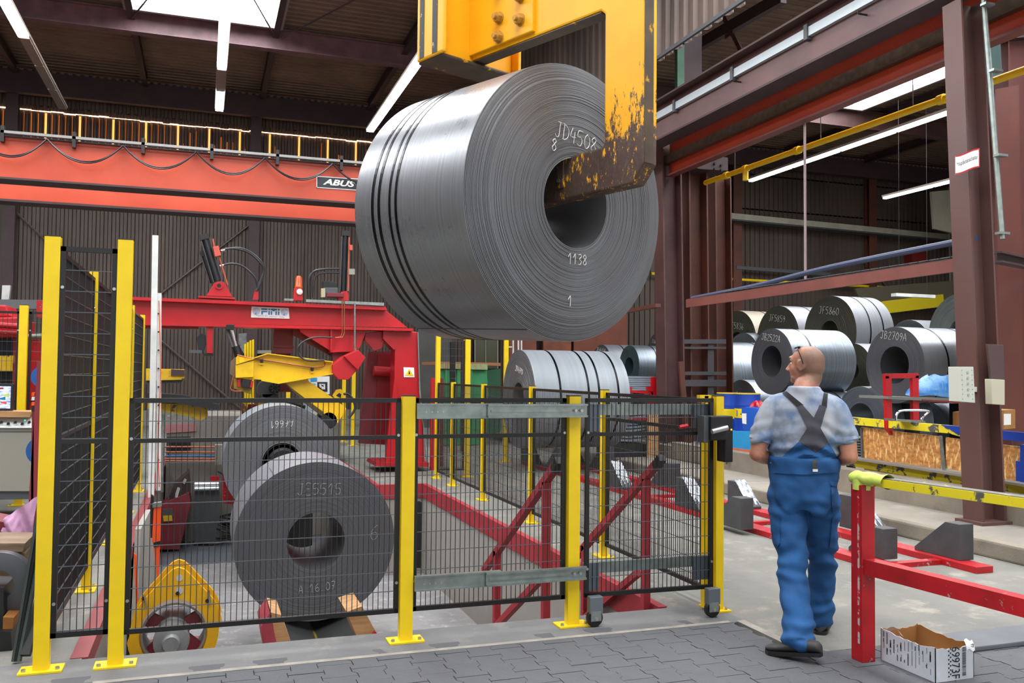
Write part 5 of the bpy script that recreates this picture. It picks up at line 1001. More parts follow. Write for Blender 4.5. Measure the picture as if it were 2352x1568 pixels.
for y0, y1, m_ in ((901, 909, 'orange'), (911, 919, 'white'), (923, 931, 'orange'), (931, 945, 'black')): MB().slabY([(73, y0), (80, y0), (79, y1), (72, y1)], 8.6, .05).build('band', m_, tw)
hwl = thing('valve_stand', 'stand with two blue discs half hidden behind the leaning red plate', 'stand', (PY(96, 1000, 9.0).x, 9.05, 0)); q = PY(99, 865, 9.0); MB().cyl(q, q+V((0, .08, 0)), .10, 28).build('upper_disc', 'drumblue', hwl); q = PY(96, 1035, 9.0); MB().cyl(q, q+V((0, .08, 0)), .13, 28).build('lower_disc', 'drumblue', hwl); MB().box(q.x-.02, q.x+.04, 9.08, 9.14, 0, 1.6).build('column', 'darkred', hwl)
rl = thing('levelling_machine', 'large red levelling machine behind the mesh at the far left', 'machine', PY(20, 945, 12))
MB().slabY([(-120, 728), (40, 728), (40, 775), (-120, 775)], 12, 1.2).build('top_block', 'redwear', rl, bevel=.02); MB().slabY([(-120, 770), (30, 770), (30, 945), (-120, 945)], 12.5, 1).build('dark_inside', 'black', rl); MB().slabY([(62, 780), (88, 780), (86, 980), (56, 980)], 11.9, .8).build('side_post', 'red', rl); MB().slabY([(30, 775), (42, 775), (36, 1000), (26, 1000)], 12.1, .5).build('side_post', 'darkred', rl)
MB().slabY([(-120, 818), (34, 816), (32, 852), (-120, 852)], 12.1, .3).build('yellow_roll_stand', 'rustyel', rl); MB().slabY([(-120, 700), (14, 700), (22, 718), (30, 728), (-120, 728)], 12.1, .6).build('gearbox', 'redwear', rl, bevel=.02); MB().slabY([(84, 690), (105, 690), (104, 728), (84, 728)], 12.2, .4).build('top_post', 'redwear', rl)
for y in (745, 760): MB().cyl(PY(-20, y, 11.9), PY(40, y+4, 11.9), .035, 10).build('roll', 'redwear', rl)
MB().tube([PY(58, 775, 11.85), PY(52, 930, 11.85)], .03, 8).build('conduit', 'zinc', rl); MB().tube([PY(58, 773, 11.85), PY(110, 771, 11.85)], .03, 8).build('conduit', 'zinc', rl)
a, b = PY(-80, 698, 20), PY(100, 700, 20); one(MB().bar(a, b, .3, .18), 'duct', mat('blue_grey_duct', '6f7276', .5, .4), 'grey duct running across the back wall at the far left', 'duct')
one(MB().slabY([(5, 655), (24, 655), (20, 690), (3, 690)], YW-.5, .3), 'cable_plug', 'white', 'pale plug hanging at the foot of the left wall post', 'plug')
# cloth, timber, disc, rods
cl = MB()
def clf(u, v):
    q = PY(2+u*74, 1200, 6.7); top = PY(0, 1148+(1-u)*48, 6.7).z; bot = PY(0, 1248-8*(1-u)-20*(1-u)**2, 6.7).z
    z = bot+(top-bot)*v; return V((q.x, 6.7+.03*sin(u*9+v*5)+.10*v, z+.008*sin(u*23)*sin(v*9)))
cl.grid(clf, 24, 16); cl.grid(lambda u, v: clf(u, v)+V((0, .02, 0)), 24, 16); one(cl, 'cloth', mat('pink_cloth', 'b58ba8', .9, c2='9c7594', ns=9, bump=.5, bs=30), 'crumpled pink cloth draped on the red frame at the left', 'cloth', smooth=True)
one(MB().slabY([(-40, 1190), (14, 1200), (30, 1250), (-40, 1250)], 6.75, .3), 'frame_block', 'darkred', 'dark red block under the pink cloth', 'block')
for k, (y0, y1, lb) in enumerate(((1247, 1268, 'weathered timber beam directly under the pink cloth'), (1270, 1300, 'second weathered timber beam below the pink cloth'), (1302, 1330, 'lowest weathered timber beam behind the grey disc'))): one(MB().slabY([(-60, y0), (58, y0), (52, y1), (-60, y1)], 6.3+.05*k, .4), 'timber_beam', 'oldwood', lb, 'timber', group=None, bevel=.006)
q = PY(-8, 1345, 5.9); mb = MB(); mb.lathe([(.09, 0), (.155, 0), (.19, .01), (.195, .05), (.19, .09), (.09, .09)], q, (0, 1, 0), 40, closed=True); one(mb, 'roll_disc', mat('grey_disc_steel', '5f6064', .4, .5, '505155'), 'grey steel disc at the left edge below the timber', 'disc', smooth=True)
bs_ = thing('timber_stack', 'dark base block with orange wood end under the grey disc', 'block', PY(10, 1500, 5.8)); MB().slabY([(-60, 1348), (8, 1350), (8, 1450), (-60, 1450)], 5.8, .3).build('dark_block', 'rubber', bs_); MB().slabY([(7, 1417), (32, 1418), (28, 1450), (6, 1448)], 5.75, .2).build('wood_end', mat('orange_wood', '9a6428', .7, c2='7c4e1f', ns=9), bs_); MB().slabY([(-60, 1450), (25, 1450), (30, 1530), (-60, 1530)], 5.7, .5).build('dark_base', 'black', bs_)
rods = [((97, 1130), (31, 1524)), ((103, 1140), (37, 1526)), ((108, 1190), (44, 1522)), ((112, 1300), (58, 1505))]
for k, (a, b) in enumerate(rods):
    A0 = PY(*a, 5.75); B0 = PY(*b, 5.45); B0.z = max(B0.z, .01); one(MB().bar(A0, B0, .014 if k < 3 else .05, .03), 'leaning_strip', mat('dark_green_strip_%d' % k, ['39423f', '15191a', '4b5653', '1c2120'][k], .4, .3), ['leftmost dark steel strip leaning against the leftmost post', 'second dark steel strip from the left at the leftmost post', 'third dark steel strip from the left at the leftmost post', 'wide short dark strip closest to the leftmost post'][k], 'strip', group='dark steel strips leaning against the leftmost post')
# ================================================================== RIGHT SIDE
# floor rails with wedge saddles
RX = (5.35, 6.05)
for x, lb in zip(RX, ('near long red floor rail of the coil saddles', 'far long red floor rail of the coil saddles')):
    one(MB().box(x-.09, x+.09, 5.0 if x < 5.6 else 5.6, 14.6, 0, .055), 'floor_rail', 'redwear', lb, 'rail', bevel=.004)
for y, lb in ((6.0, 'nearest'), (8.1, 'middle'), (10.2, 'farthest')): one(MB().box(5.44, 5.96, y-.04, y+.04, 0.0, .04), 'rail_tie', 'redwear', lb+' red cross tie between the two floor rails', 'rail')
def wedge(x, y, s, wrap, lb, sc_=1.):
    """s=+1: high side away from the camera"""
    th = thing('saddle_wedge', lb, 'saddle', (x, y, .055)); h, l, w = .33*sc_, .55*sc_, .075
    prof = [(0, 0), (l, 0), (l, .03), (.17*sc_, h), (0, h)]
    mb = MB(); mb.prism([(x-w, y-s*(a-l/2), .055+z) for a, z in prof], (2*w, 0, 0)); mb.build('wedge', mat('wedge_steel', '4f4f50', .6, .2, '3f3f41', ns=4) if 'wedge' not in MT else MT['wedge'], th, bevel=.006)
    if wrap:
        mb = MB(); mb.grid(lambda u, v: V((x-w*1.02+u*2.04*w, y-s*((.17+v*(.52-.17))*sc_-l/2), .062+h-(h-.03)*v+.006*sin(u*17+v*9)+.012)), 8, 14); mb.build('plastic_wrap', mat('shiny_plastic_wrap', 'b5bcc6', .15, .4, '7f8894', ns=18, bump=.8, bs=12) if 'wrap' not in MT else MT['wrap'], th, recalc=False)
MT['wedge'] = mat('wedge_steel', '4a4b4d', .6, .2, '3a3b3d', ns=4); MT['wrap'] = mat('shiny_plastic_wrap', 'b5bcc6', .15, .4, '7f8894', ns=18, bump=.8, bs=12)
for k, (x, y, s, w_, lb, sz) in enumerate((
    (5.14, 7.86, -1, False, 'dark saddle wedge on the near rail left of the worker', .95), (6.02, 8.96, 1, True, 'plastic wrapped saddle wedge just left of the worker on the far rail', .85),
    (5.5, 6.26, -1, False, 'dark saddle wedge directly behind the red gate post', .78), (6.1, 6.08, -1, False, 'dark saddle wedge at the near end of the far rail', .92),
    (6.26, 7.24, 1, True, 'plastic wrapped saddle wedge on the far rail right of the worker', 1), (5.3, 6.9, 1, False, 'dark saddle wedge on the near rail hidden behind the worker', .8),
    (5.35, 9.0, 1, True, 'plastic wrapped saddle wedge seen through the sliding gate', 1), (6.1, 9.9, -1, False, 'dark saddle wedge seen through the gate beside its lock', 1),
    (5.35, 10.9, 1, True, 'plastic wrapped wedge in front of the saddle coil', 1), (6.05, 10.9, -1, False, 'dark wedge in front of the purple column foot', 1),
    (5.3, 13.02, -1, False, 'near saddle wedge under the wide strapped coil', 1.15), (6.08, 13.02, -1, False, 'near saddle wedge under the far half of the strapped coil', 1.15), (5.3, 14.18, 1, False, 'rear saddle wedge under the wide strapped coil', 1.15), (6.08, 14.18, 1, False, 'rear saddle wedge under the far half of the strapped coil', 1.15))):
    wedge(x, y, s, w_, lb, sz)
# work bench frame along the low wall
bn = thing('material_rack', 'long yellow and blue edged rack with chipboard back panels', 'rack', (7.85, 7, .44))
def xb(name, px, m, X=7.8, th=.06, par=None, bev=0.): return MB().slabX(px, X, th).build(name, m, par or bn, bevel=bev)
xb('top_rail', [(1948, 957), (2180, 977), (2260, 1000), (2260, 1018), (2180, 995), (1948, 974)], 'rail_yel'); xb('top_rail_blue', [(2160, 975), (2420, 1000), (2420, 1022), (2200, 998), (2180, 985)], 'blue', 7.79, .03)
xb('lower_rail', [(1926, 1050), (2420, 1128), (2420, 1152), (1926, 1065)], 'rail_yel'); xb('lower_ledge', [(1926, 1046), (2420, 1122), (2420, 1128), (1926, 1050)], mat('grey_ledge', '77736d', .6), 7.7, .14)
t = NT('chipboard_strands'); v = t.coord((1, 1, 1)); n1 = t.noise(t.coord((1, 7, 15), rot=(.6, 0, 0)), 1.6, 5, .6); n2 = t.noise(t.coord((1, 16, 5), rot=(-.8, 0, 0)), 1.9, 5)
MT['osb'] = t.done(t.mix(t.ramp(n2, .52, .64), t.mix(t.ramp(n1, .35, .65), rgb('96602a'), rgb('c98f4a')), rgb('e3bd80')), .6, 0, t.bump(n1, .3, .004))
for a, b in (((1978, 980), (2158, 1002)), ((2172, 1004), (2420, 1036))):
    sl = lambda x, y0: y0
    xb('chipboard_panel', [(a[0], a[1]), (b[0], b[1]), (b[0], b[1]+ (74 if a[0] < 2000 else 86)), (a[0], a[1]+71)], 'osb', 7.86, .02)
xb('steel_strap', [(2156, 1000), (2163, 1001), (2172, 1080), (2164, 1079)], 'zinc', 7.84, .01); xb('steel_strap', [(1975, 982), (1979, 982), (1982, 1053), (1978, 1053)], 'darkgrey', 7.84, .01)
for px in (1944, 2333): xb('rack_leg', [(px, 1058), (px+14, 1060), (px+14, 1150), (px, 1148)], 'darkgrey' if px < 2000 else 'blue', 7.84, .05)
xb('rack_leg', [(2343, 1020), (2356, 1022), (2356, 1130), (2343, 1128)], 'blue', 7.82, .05)
one(MB().slabX([(2075, 1078), (2172, 1092), (2172, 1118), (2075, 1102)], 8.0, .3), 'blue_crate', 'blue', 'blue crate standing under the chipboard rack', 'crate'); one(MB().slabX([(2112, 1090), (2130, 1092), (2130, 1110), (2112, 1108)], 7.98, .02), 'crate_label', 'plate', 'pale label plate on the crate under the rack', 'label')
one(MB().slabX([(2176, 1093), (2246, 1104), (2246, 1128), (2176, 1115)], 8.0, .4), 'brown_carton', 'cardboard', 'brown carton standing under the rack beside the blue crate', 'box')
one(MB().slabX([(1985, 1066), (2074, 1078), (2074, 1100), (1985, 1086)], 8.1, .4), 'brown_carton', mat('dark_carton', '7d5526', .8), 'dark brown carton under the left half of the rack', 'box')
# corrugated grey sheets stack at left end of the chipboard
mb = MB()
for k in range(9): q = PX(1968, 1004+k*6, 8.1); mb.box(q.x-.05, q.x+.3, q.y-.14, q.y+.12, q.z-.011, q.z+.004)
one(mb, 'ribbed_sheet_stack', 'zinc', 'small stack of ribbed grey sheets between worker and chipboard', 'sheets')
# red stand with shelf and blue tarpaulin bag
S = 8.6
rs = thing('red_stand', 'red angle iron stand with a shelf behind the rack', 'stand', PY(2072, 990, S))
def ys(name, px, m, Y=S, th=.05, par=None, bev=0.): return MB().slabY(px, Y, th).build(name, m, par or rs, bevel=bev)
ys('upright', [(2034, 862), (2048, 862), (2050, 1000), (2038, 985)], 'red'); ys('upright', [(2096, 864), (2110, 862), (2112, 975), (2098, 970)], 'red'); ys('top_bar', [(2034, 858), (2110, 857), (2110, 868), (2034, 869)], 'red'); ys('rear_bar', [(2098, 870), (2112, 868), (2112, 892), (2098, 892)], 'redwear', S+.2)
MB().prism([PY(2040, 910, S-.05), PY(2215, 915, S-.05), PY(2215, 924, S-.05), PY(2040, 916, S-.05)], (0, .5, 0)).build('shelf', mat('worn_shelf', '6d716c', .6), rs)
ys('shelf_edge', [(2120, 917), (2210, 922), (2210, 927), (2120, 921)], 'darkred', S-.07, .02)
def bag(u, v):
    a = u*2*pi; r_ = 1-.55*v**1.7; q = PY(2143, 905, S+.15); x = .43*cos(a)*r_+.08*v; y = .2*sin(a)*r_; fold = 1+.05*sin(a*7+v*3)*(1-v)
    return q+V((x*fold+.05, y*fold, -.02+.26*v**.85+.012*sin(a*5+v*8)))
mb = MB(); mb.grid(bag, 48, 14); mb.v = [p for p in mb.v]; one(mb, 'tarpaulin_bag', (lambda t: t.done(t.mix(t.ramp(t.noise(t.coord((1, 1, 3)), 3, 5), .35, .65), rgb('1f6cad'), rgb('5b8fbd')), .3, 0, t.bump(t.noise(t.coord((1, 1, .4)), 22, 4), .6, .02)))(NT('blue_tarpaulin')), 'blue plastic tarpaulin heap on the shelf of the red stand', 'tarpaulin', smooth=True)

one(MB().tube(spline([PY(2058, 965, 8.2), PY(2060, 950, 8.2), PY(2075, 943, 8.2), PY(2128, 943, 8.2), PY(2132, 946, 8.2), PY(2120, 957, 8.2), PY(2116, 968, 8.2)], 4), .014, 7), 'tube_handle', 'chrome', 'bent chrome tube handle on the rack in front of the red stand', 'handle')
one(MB().slabY([(2058, 962), (2125, 966), (2125, 972), (2058, 967)], 8.2, .2), 'trolley_plate', 'zinc', 'thin metal plate under the bent chrome handle', 'plate')
# cartons at the column
for px, lb, Y in (([(2306, 942), (2332, 940), (2332, 983), (2306, 986)], 'brown carton with white label right of the sign column', 8.2), ([(2234, 948), (2247, 946), (2249, 984), (2234, 982)], 'brown carton just left of the sign column on the rack', 8.3)):
    o = one(MB().slabY(px, Y, .3), 'carton', 'cardboard', lb, 'box'); 
    if px[0][0] > 2300: MB().slabY([(2306, 950), (2322, 950), (2322, 975), (2306, 976)], Y-.004, .004).build('label', 'plate', o)
# blue trough, drums, canister, red rag
tr = thing('drip_tray', 'bright blue drip tray with orange lower edge behind the gate lock', 'tray', PX(1700, 1040, 7.85))
MB().slabX([(1600, 988), (1745, 992), (1745, 1042), (1600, 1028)], 7.85, .7).build('tray_body', 'skyblue', tr); MB().slabX([(1598, 1018), (1745, 1036), (1745, 1052), (1598, 1030)], 7.83, .75).build('orange_rim', mat('orange_rim', 'd5633a', .5), tr)
def drum(cx, r_px, ytop, ybot, X, label, lettering=True):
    q = PX(cx, ytop, X); zb_ = PX(cx, ybot, X).z; R_ = r_px/F_PX*(q-EYE).dot(_f); c0 = V((q.x+R_, q.y, zb_)); H_ = q.z-zb_
    th = thing('oil_drum', label, 'drum', c0); pr = [(R_*.95, 0), (R_, .01)]
    for f_ in (.28, .34, .62, .68): pr += [(R_, H_*f_-.015), (R_*1.02, H_*f_), (R_, H_*f_+.015)]
    pr += [(R_, H_), (R_*.9, H_)]; mb = MB(); mb.lathe(pr, c0, (0, 0, 1), 36); mb.build('drum_body', 'blue', th, smooth=True)
    mb = MB(); mb.lathe([(R_*1.012, H_*.355), (R_*1.012, H_*.60)], c0, (0, 0, 1), 36); mb.f = mb.f[:36]; mb.build('yellow_band', 'yellow', th, smooth=True, recalc=True)
    mb = MB(); mb.lathe([(R_*1.01, H_-.012), (R_*1.02, H_+.004), (R_*.93, H_+.004), (R_*.93, H_-.012)], c0, (0, 0, 1), 36, closed=True); mb.build('yellow_rim', 'yellow', th)
    if lettering:
        va = atan2(c0.y, c0.x)+pi   # facing the hall
        def dfn(x, y, aoff=0.): a = va+.25+x/R_; return c0+V((cos(a)*R_*1.03, sin(a)*R_*1.03, H_*.475+y))
        mb = MB(); mb.add([dfn(x, y) for x, y in ((.02, .05), (.22, .05), (.22, -.05), (.02, -.05), (.05, 0))], [(0, 1, 2, 3, 4)]); mb.build('banner', 'blue', th, recalc=False)
        text('lettering', 'R', 'yellow', (0, 0, 0), (1, 0, 0), (0, 0, 1), .05, th, fn=lambda x, y: dfn(x+.1, y)+(dfn(x+.1, y)-c0).normalized()*.004)
        mb = MB(); mb.add([dfn(x-.24, y) for x, y in ((0, .05), (.13, .05), (.09, 0), (.13, -.05), (0, -.05))], [(0, 1, 2, 3, 4)]); mb.build('banner', 'blue', th, recalc=False)
    return th
drum(1692, 29, 903, 990, 8.1, 'blue oil drum with yellow band behind the gate lock'); drum(1650, 26, 902, 992, 8.2, 'second blue oil drum partly hidden behind the gate corner', False)
cn = thing('canister', 'blue plastic canister with white label left of the worker', 'canister', PX(1730, 990, 7.9)); MB().slabX([(1702, 938), (1712, 934), (1750, 938), (1762, 945), (1762, 992), (1706, 988)], 7.88, .25).build('canister_body', mat('canister_blue', '1d56b8', .4), cn, bevel=.02, smooth=True); MB().slabX([(1704, 949), (1714, 949), (1714, 974), (1705, 972)], 7.87, .006).build('label', 'plate', cn); MB().slabX([(1725, 934), (1750, 936), (1748, 941), (1727, 940)], 7.93, .08).build('handle', 'canister_blue' if 'canister_blue' in MT else 'blue', cn)
q = PX(1741, 927, 8.1); mb = MB(); R = random.Random(4)
def rag(u, v): a = u*2*pi; r_ = (.11+.02*sin(a*5+v*4))*cos(v*pi/2*.95); return q+V((r_*cos(a), r_*1.2*sin(a), -.06+.1*sin(v*pi/2)+.01*sin(a*7)))
mb.grid(rag, 28, 8); one(mb, 'red_rag', 'red', 'crumpled red rag lying on the blue canister', 'rag', smooth=True)
hk2 = MB().tube(spline([PX(1660, 1030, 7.5), PX(1668, 1040, 7.5), PX(1664, 1055, 7.5), PX(1672, 1052, 7.5), PX(1668, 1065, 7.5)], 4), .012, 5); one(hk2, 'wall_hook', 'darkgrey', 'rusty wire hook hanging on the low wall by the gate', 'hook')
# sheet metal bundle on red pallet
pl = thing('sheet_pallet', 'red steel pallet carrying a stack of grey sheets beside the purple column', 'pallet', PY(1440, 900, 14.6))
PY_ = 14.6
def pls(name, px, m, dy=0., th=.05, bev=0.): return MB().slabY(px, PY_+dy, th).build(name, m, pl, bevel=bev)
for k in range(7): y = 863+k*4.7; pls('sheet_layer', [(1396, y), (1508, y+1.6), (1508, y+5.6), (1396, y+4.2)], 'sheets', .03+.01*(k % 2), .9)
pls('upright', [(1386, 863), (1396, 863), (1396, 892), (1386, 892)], 'red', 0, .06); pls('upright', [(1496, 866), (1508, 866), (1508, 915), (1496, 905)], 'red', 0, .06); pls('cross_bar', [(1386, 891), (1508, 900), (1508, 906), (1386, 896)], 'red', 0, .06); pls('post', [(1437, 895), (1446, 895), (1446, 1050), (1437, 1050)], 'red', 0, .06); pls('upright', [(1494, 905), (1505, 905), (1505, 1050), (1494, 1050)], 'red', 0, .06)
for k in range(3): pls('foot_block', [(1386+k*50, 888), (1402+k*50, 889), (1402+k*50, 899), (1386+k*50, 898)], 'red', -.01, .05)
b2 = thing('sheet_bundle', 'sagging bundle of bent grey sheets under the red pallet', 'sheets', PY(1440, 1030, 13.9))
for k in range(9):
    y = 948+k*7; mb = MB(); n = 10
    for i in range(n):
        u0, u1 = i/n, (i+1)/n; f_ = lambda u: y+8*sin(u*pi)*(.4+k*.06)-5*u
        mb.slabY([(1395+u0*110, f_(u0)), (1395+u1*110, f_(u1)), (1395+u1*110, f_(u1)+5), (1395+u0*110, f_(u0)+5)], 13.9, .5)
    mb.build('sheet_layer', 'sheets', b2)
MB().slabY([(1398, 1016), (1490, 1020), (1484, 1072), (1400, 1072)], 13.85, .5).build('dunnage', 'rubber', b2); MB().slabY([(1400, 955), (1500, 960), (1500, 966), (1400, 960)], 13.85, .1).build('red_strip', 'redwear', b2)
wd = thing('timber_upright', 'stack of pale timber boards upright against the purple column', 'timber', PY(1500, 1050, 13.7))
for k in range(4): MB().slabY([(1491+k*6, 945), (1496.5+k*6, 945), (1496.5+k*6, 1056), (1487+k*7, 1050)], 13.7+.01*k, .06).build('board', 'wood', wd)
# orange doors, windows, pipes and container in the far middle
for k, (x0, x1) in enumerate(((1170, 1232), (1248, 1312), (1318, 1440))): one(MB().slabY([(x0, 700), (x1, 700), (x1, 960), (x0, 960)], YW-.35, .1), 'steel_door', mat('rust_red_door_%d' % k, ['7a4028', '8a4626', '7a3c22'][k], .5, c2='60301f', ns=2), ['left', 'middle', 'right'][k]+'most rust red door leaf on the back wall behind the strapped coil', 'door')
for k, (x0, x1) in enumerate(((1092, 1116), (1118, 1142))): f = MB(); f.slabY([(x0, 740), (x1, 740), (x1, 845), (x0, 845)], YW-.3, .05); struct(f, 'window_%d' % (10+k), mat('dull_window_%d' % k, '4d4f3c', .2))
mb = MB()
for x in (1090, 1115, 1142): mb.slabY([(x, 735), (x+2, 735), (x+2, 850), (x, 850)], YW-.33, .05)
struct(mb, 'trim_20', 'grey')
f = MB(); f.slabY([(960, 600), (1038, 600), (1038, 1000), (960, 1000)], YW-2.4, .1); one(f, 'dark_silo', mat('dark_cylinder_grey', '4c4d4b', .5, c2='3b3c3a', ns=1), 'tall dark grey panel between red gantry and yellow posts', 'panel')
mb = MB()
for x in (1166, 1178, 1190, 1197): mb.slabY([(x, 740), (x+2.5, 740), (x+2.5, 960), (x, 960)], 22, .05)
mb.slabY([(1160, 795), (1176, 795), (1176, 798), (1160, 798)], 22, .05); one(mb, 'white_rods', 'white', 'row of thin white rods just above the strapped coil', 'rods')
gc = thing('green_container', 'green skip container with rusty rim behind the low fence', 'container', PY(1080, 1020, 18.5))
def gcs(name, px, m, dy=0., th=.1): return MB().slabY(px, 18.5+dy, th).build(name, m, gc)
gcs('container_wall', [(1010, 845), (1118, 850), (1122, 905), (1108, 1021), (1012, 1021)], 'green', 0, .1); gcs('container_end', [(1118, 850), (1150, 846), (1150, 990), (1108, 1010)], mat('dark_green_side', '1f5136', .6), .02, 1.5); gcs('container_rim', [(1008, 833), (1120, 836), (1120, 849), (1008, 846)], mat('rusty_green_rim', '8fae7a', .6, c2='a0603a', ns=5), -.12, .2); gcs('rim_top', [(1008, 830), (1150, 833), (1150, 840), (1008, 837)], mat('rust_rim', '9c6a48', .7), -.05, 1.6)
for x in (1022, 1050, 1076): gcs('rib', [(x, 848), (x+9, 849), (x+5, 1005), (x, 1005)], 'green', -.08, .1)
mb = MB(); mb.slabY([(1036, 785), (1046, 785), (1044, 1040), (1036, 1040)], 17, .1); one(mb, 'dark_post', 'black', 'dark post in front of the green container', 'post')
one(MB().slabY([(1062, 785), (1070, 785), (1068, 1038), (1060, 1038)], 17.2, .1), 'brown_post', 'oxide_dark', 'brown post beside the dark post before the green container', 'post')
for i, (x0, x1, lb) in enumerate(((991, 999, 'red upright frame left of the far yellow corner post'), (1013, 1019, 'dark red upright behind the far yellow corner post'))): one(MB().slabY([(x0, 868), (x1, 868), (x1-1, 1085), (x0-1, 1085)], 14.0+.5*i, .08), 'red_upright', ['red', 'darkred'][i], lb, 'post')
# ================================================================== RED BARRIER GATE, BOX
bg = thing('red_barrier', 'scratched red barrier frame with yellow taped top rail at the right', 'barrier', (3.545, 4.11, 0))
MB().box(3.50, 3.59, 4.065, 4.155, 0, .985).build('post', 'redwear', bg, bevel=.004)
xp = 3.545
MB().bar((xp, 4.16, 1.02), (xp+.13, 2.35, 1.035), .07, .035).build('top_rail', mat('worn_grey_yellow_rail', '6b6a60', .6, chip='c9c08a', chs=12, chl=.6), bg)
MB().bar((xp-.036, 4.0, 1.012), (xp+.094, 2.35, 1.027), .006, .045).build('yellow_tape', 'rail_yel', bg)
MB().bar((xp+.003, 4.10, .53), (xp+.13, 2.35, .545), .075, .085).build('mid_rail', 'redwear', bg)
def lime(u, v): a = u*2*pi; return V((xp+.052*cos(a)*(1+.1*sin(v*19)), 4.17-.0*v-(v)*.26, 1.02+.036*sin(a)*(1+.15*sin(v*11+a*2))))
mb = MB(); mb.grid(lime, 16, 14); mb.grid(lambda u, v: V((xp+.053*cos(u*2*pi), 4.115+.053*sin(u*2*pi), .955+.06*v)), 16, 2); mb.build('lime_wrap', 'lime', bg, smooth=True)
MB().box(3.4985, 3.4995, 4.085, 4.10, .1, .95).build('bare_edge', mat('bare_edge', 'b3101c', .6, chip='b8b2aa', chs=14, chl=.5), bg)
bo_ = thing('cardboard_box', 'open white printed cardboard box on the floor at the lower right', 'box', (3.77, 3.89, 0))
BX0, BX1, BY0, BY1, BH = 3.645, 3.905, 3.69, 4.085, .178
R = random.Random(6)
def wall(a, b, nrm_, m, name, jag=.006):
    mb = MB(); n = 14; a, b = V(a), V(b); top = [a.lerp(b, k/n)+V((0, 0, BH+R.uniform(-jag, jag)-.014*sin(k/n*pi))) for k in range(n+1)]
    poly = [a, b]+top[::-1]; mb.prism(poly, V(nrm_)*.004); return mb.build(name, m, bo_)
wall((BX0, BY0, 0), (BX0, BY1, 0), (1, 0, 0), 'boxwhite', 'side_panel'); wall((BX0, BY0, 0), (BX1, BY0, 0), (0, 1, 0), 'boxwhite', 'end_panel'); wall((BX1, BY0, 0), (BX1, BY1, 0), (-1, 0, 0), 'cardboard', 'side_panel'); wall((BX0, BY1, 0), (BX1, BY1, 0), (0, -1, 0), 'cardboard', 'end_panel')
wall((BX0+.0045, BY0+.005, .001), (BX0+.0045, BY1-.005, .001), (.002, 0, 0), 'cardboard', 'inner_lining', .002); wall((BX0+.005, BY0+.0045, .001), (BX1-.005, BY0+.0045, .001), (0, .002, 0), 'cardboard', 'inner_lining', .002)
MB().box(BX0+.004, BX1-.004, BY0+.004, BY1-.004, .001, .005).build('bottom', 'cardboard', bo_)
mb = MB(); mb.grid(lambda u, v: V((BX1-.05+u*.055, BY0-.003-.0*u, BH-.03+v*.05+.008*sin(u*6)))+V((0, .02*v*v, 0)), 6, 5); mb.build('torn_flap', 'plate', bo_, recalc=False)
mb = MB(); mb.grid(lambda u, v: V((BX0+.03+.02*v, BY1-.01-u*.11, BH-.01+.03*sin(u*3)-.02*v)), 8, 3); mb.build('torn_flap', 'plate', bo_, recalc=False)
text('lettering', '69973F', 'ink', (BX0+.135, BY0-.001, .092), (0, 0, -1), (1, 0, 0), .055, bo_, width=.165, ext=.001)
mb = MB()
for k in range(26): y = .02+k*.0058; mb.box(BX0+.18, BX0+.205, BY0-.0015, BY0-.0008, y, y+R.choice([.0015, .003]))
for k in range(14): y = .02+k*.011; mb.box(BX0+.085+.012*(k % 2), BX0+.093+.012*(k % 2), BY0-.0015, BY0-.0008, y, y+.008)
mb.build('barcode', 'ink', bo_)
mb = MB()
for j in range(14):
    y = BY0+.03+j*.026
    for k in range(6):
        if R.random() < .62: z = .03+R.random()*.11; l = R.uniform(.015, .05); mb.box(BX0-.0012, BX0-.0004, y, y+R.choice([.003, .008]), z, min(z+l, .165))
tag(mb.build('printed_text', mat('faded_print', '5b606b', .7), bo_), kind='stuff')
one(MB().slabY([(2140, 1434), (2170, 1436), (2190, 1452), (2186, 1458), (2160, 1446), (2140, 1440)], 4.6, .05), 'scrap', 'rubber', 'small dark scrap behind the cardboard box', 'scrap')
one(MB().box(3.95, 6.6, 4.03, 4.3, 0, .03), 'edge_plate', mat('smooth_grey_edge', '54585c', .6, c2='64676a'), 'low smooth grey edge strip running right from the cardboard box', 'edging', bevel=.008)
# ================================================================== THE WORKER
O = V((3.385, 4.42, 0)); AZ = radians(36.5)
Fw = V((sin(AZ), cos(AZ), 0)); Rt = V((cos(AZ), -sin(AZ), 0))
def LW(r, f, z): return O+Rt*r+Fw*f+V((0, 0, z))
man = thing('person', 'worker in blue bib overalls and tie-dyed grey T-shirt walking away, bald head turned left', 'person', O)
HA = radians(-34); hf = V((sin(HA), cos(HA), 0)); hr = V((cos(HA), -sin(HA), 0)); HO = LW(.012, .06, 0)
def HW(x, y, z): return HO+hr*x+hf*y+V((0, 0, z))
def ell(mb, c, ax, ay, az, ex, ey, ez=V((0, 0, 1)), n=20, m=14):
    q = MB(); q.sphere((0, 0, 0), 1, n, m); mb.add([c+ex*p.x*ax+ey*p.y*ay+ez*p.z*az for p in q.v], q.f)
def limb(mb, pts, rad, n=18, sub=6, flat=1.):
    P = spline(pts, sub); Rr_ = []; k = len(rad)-1
    for i in range(len(P)):
        t = i/(len(P)-1)*k; j = min(int(t), k-1); u = t-j; u = u*u*(3-2*u); Rr_.append(rad[j]*(1-u)+rad[j+1]*u)
    mb.tube(P, 0, n, True, Rr_); ell(mb, P[-1], Rr_[-1], Rr_[-1], Rr_[-1]*.6, Rt, Fw); ell(mb, P[0], Rr_[0], Rr_[0], Rr_[0], Rt, Fw)
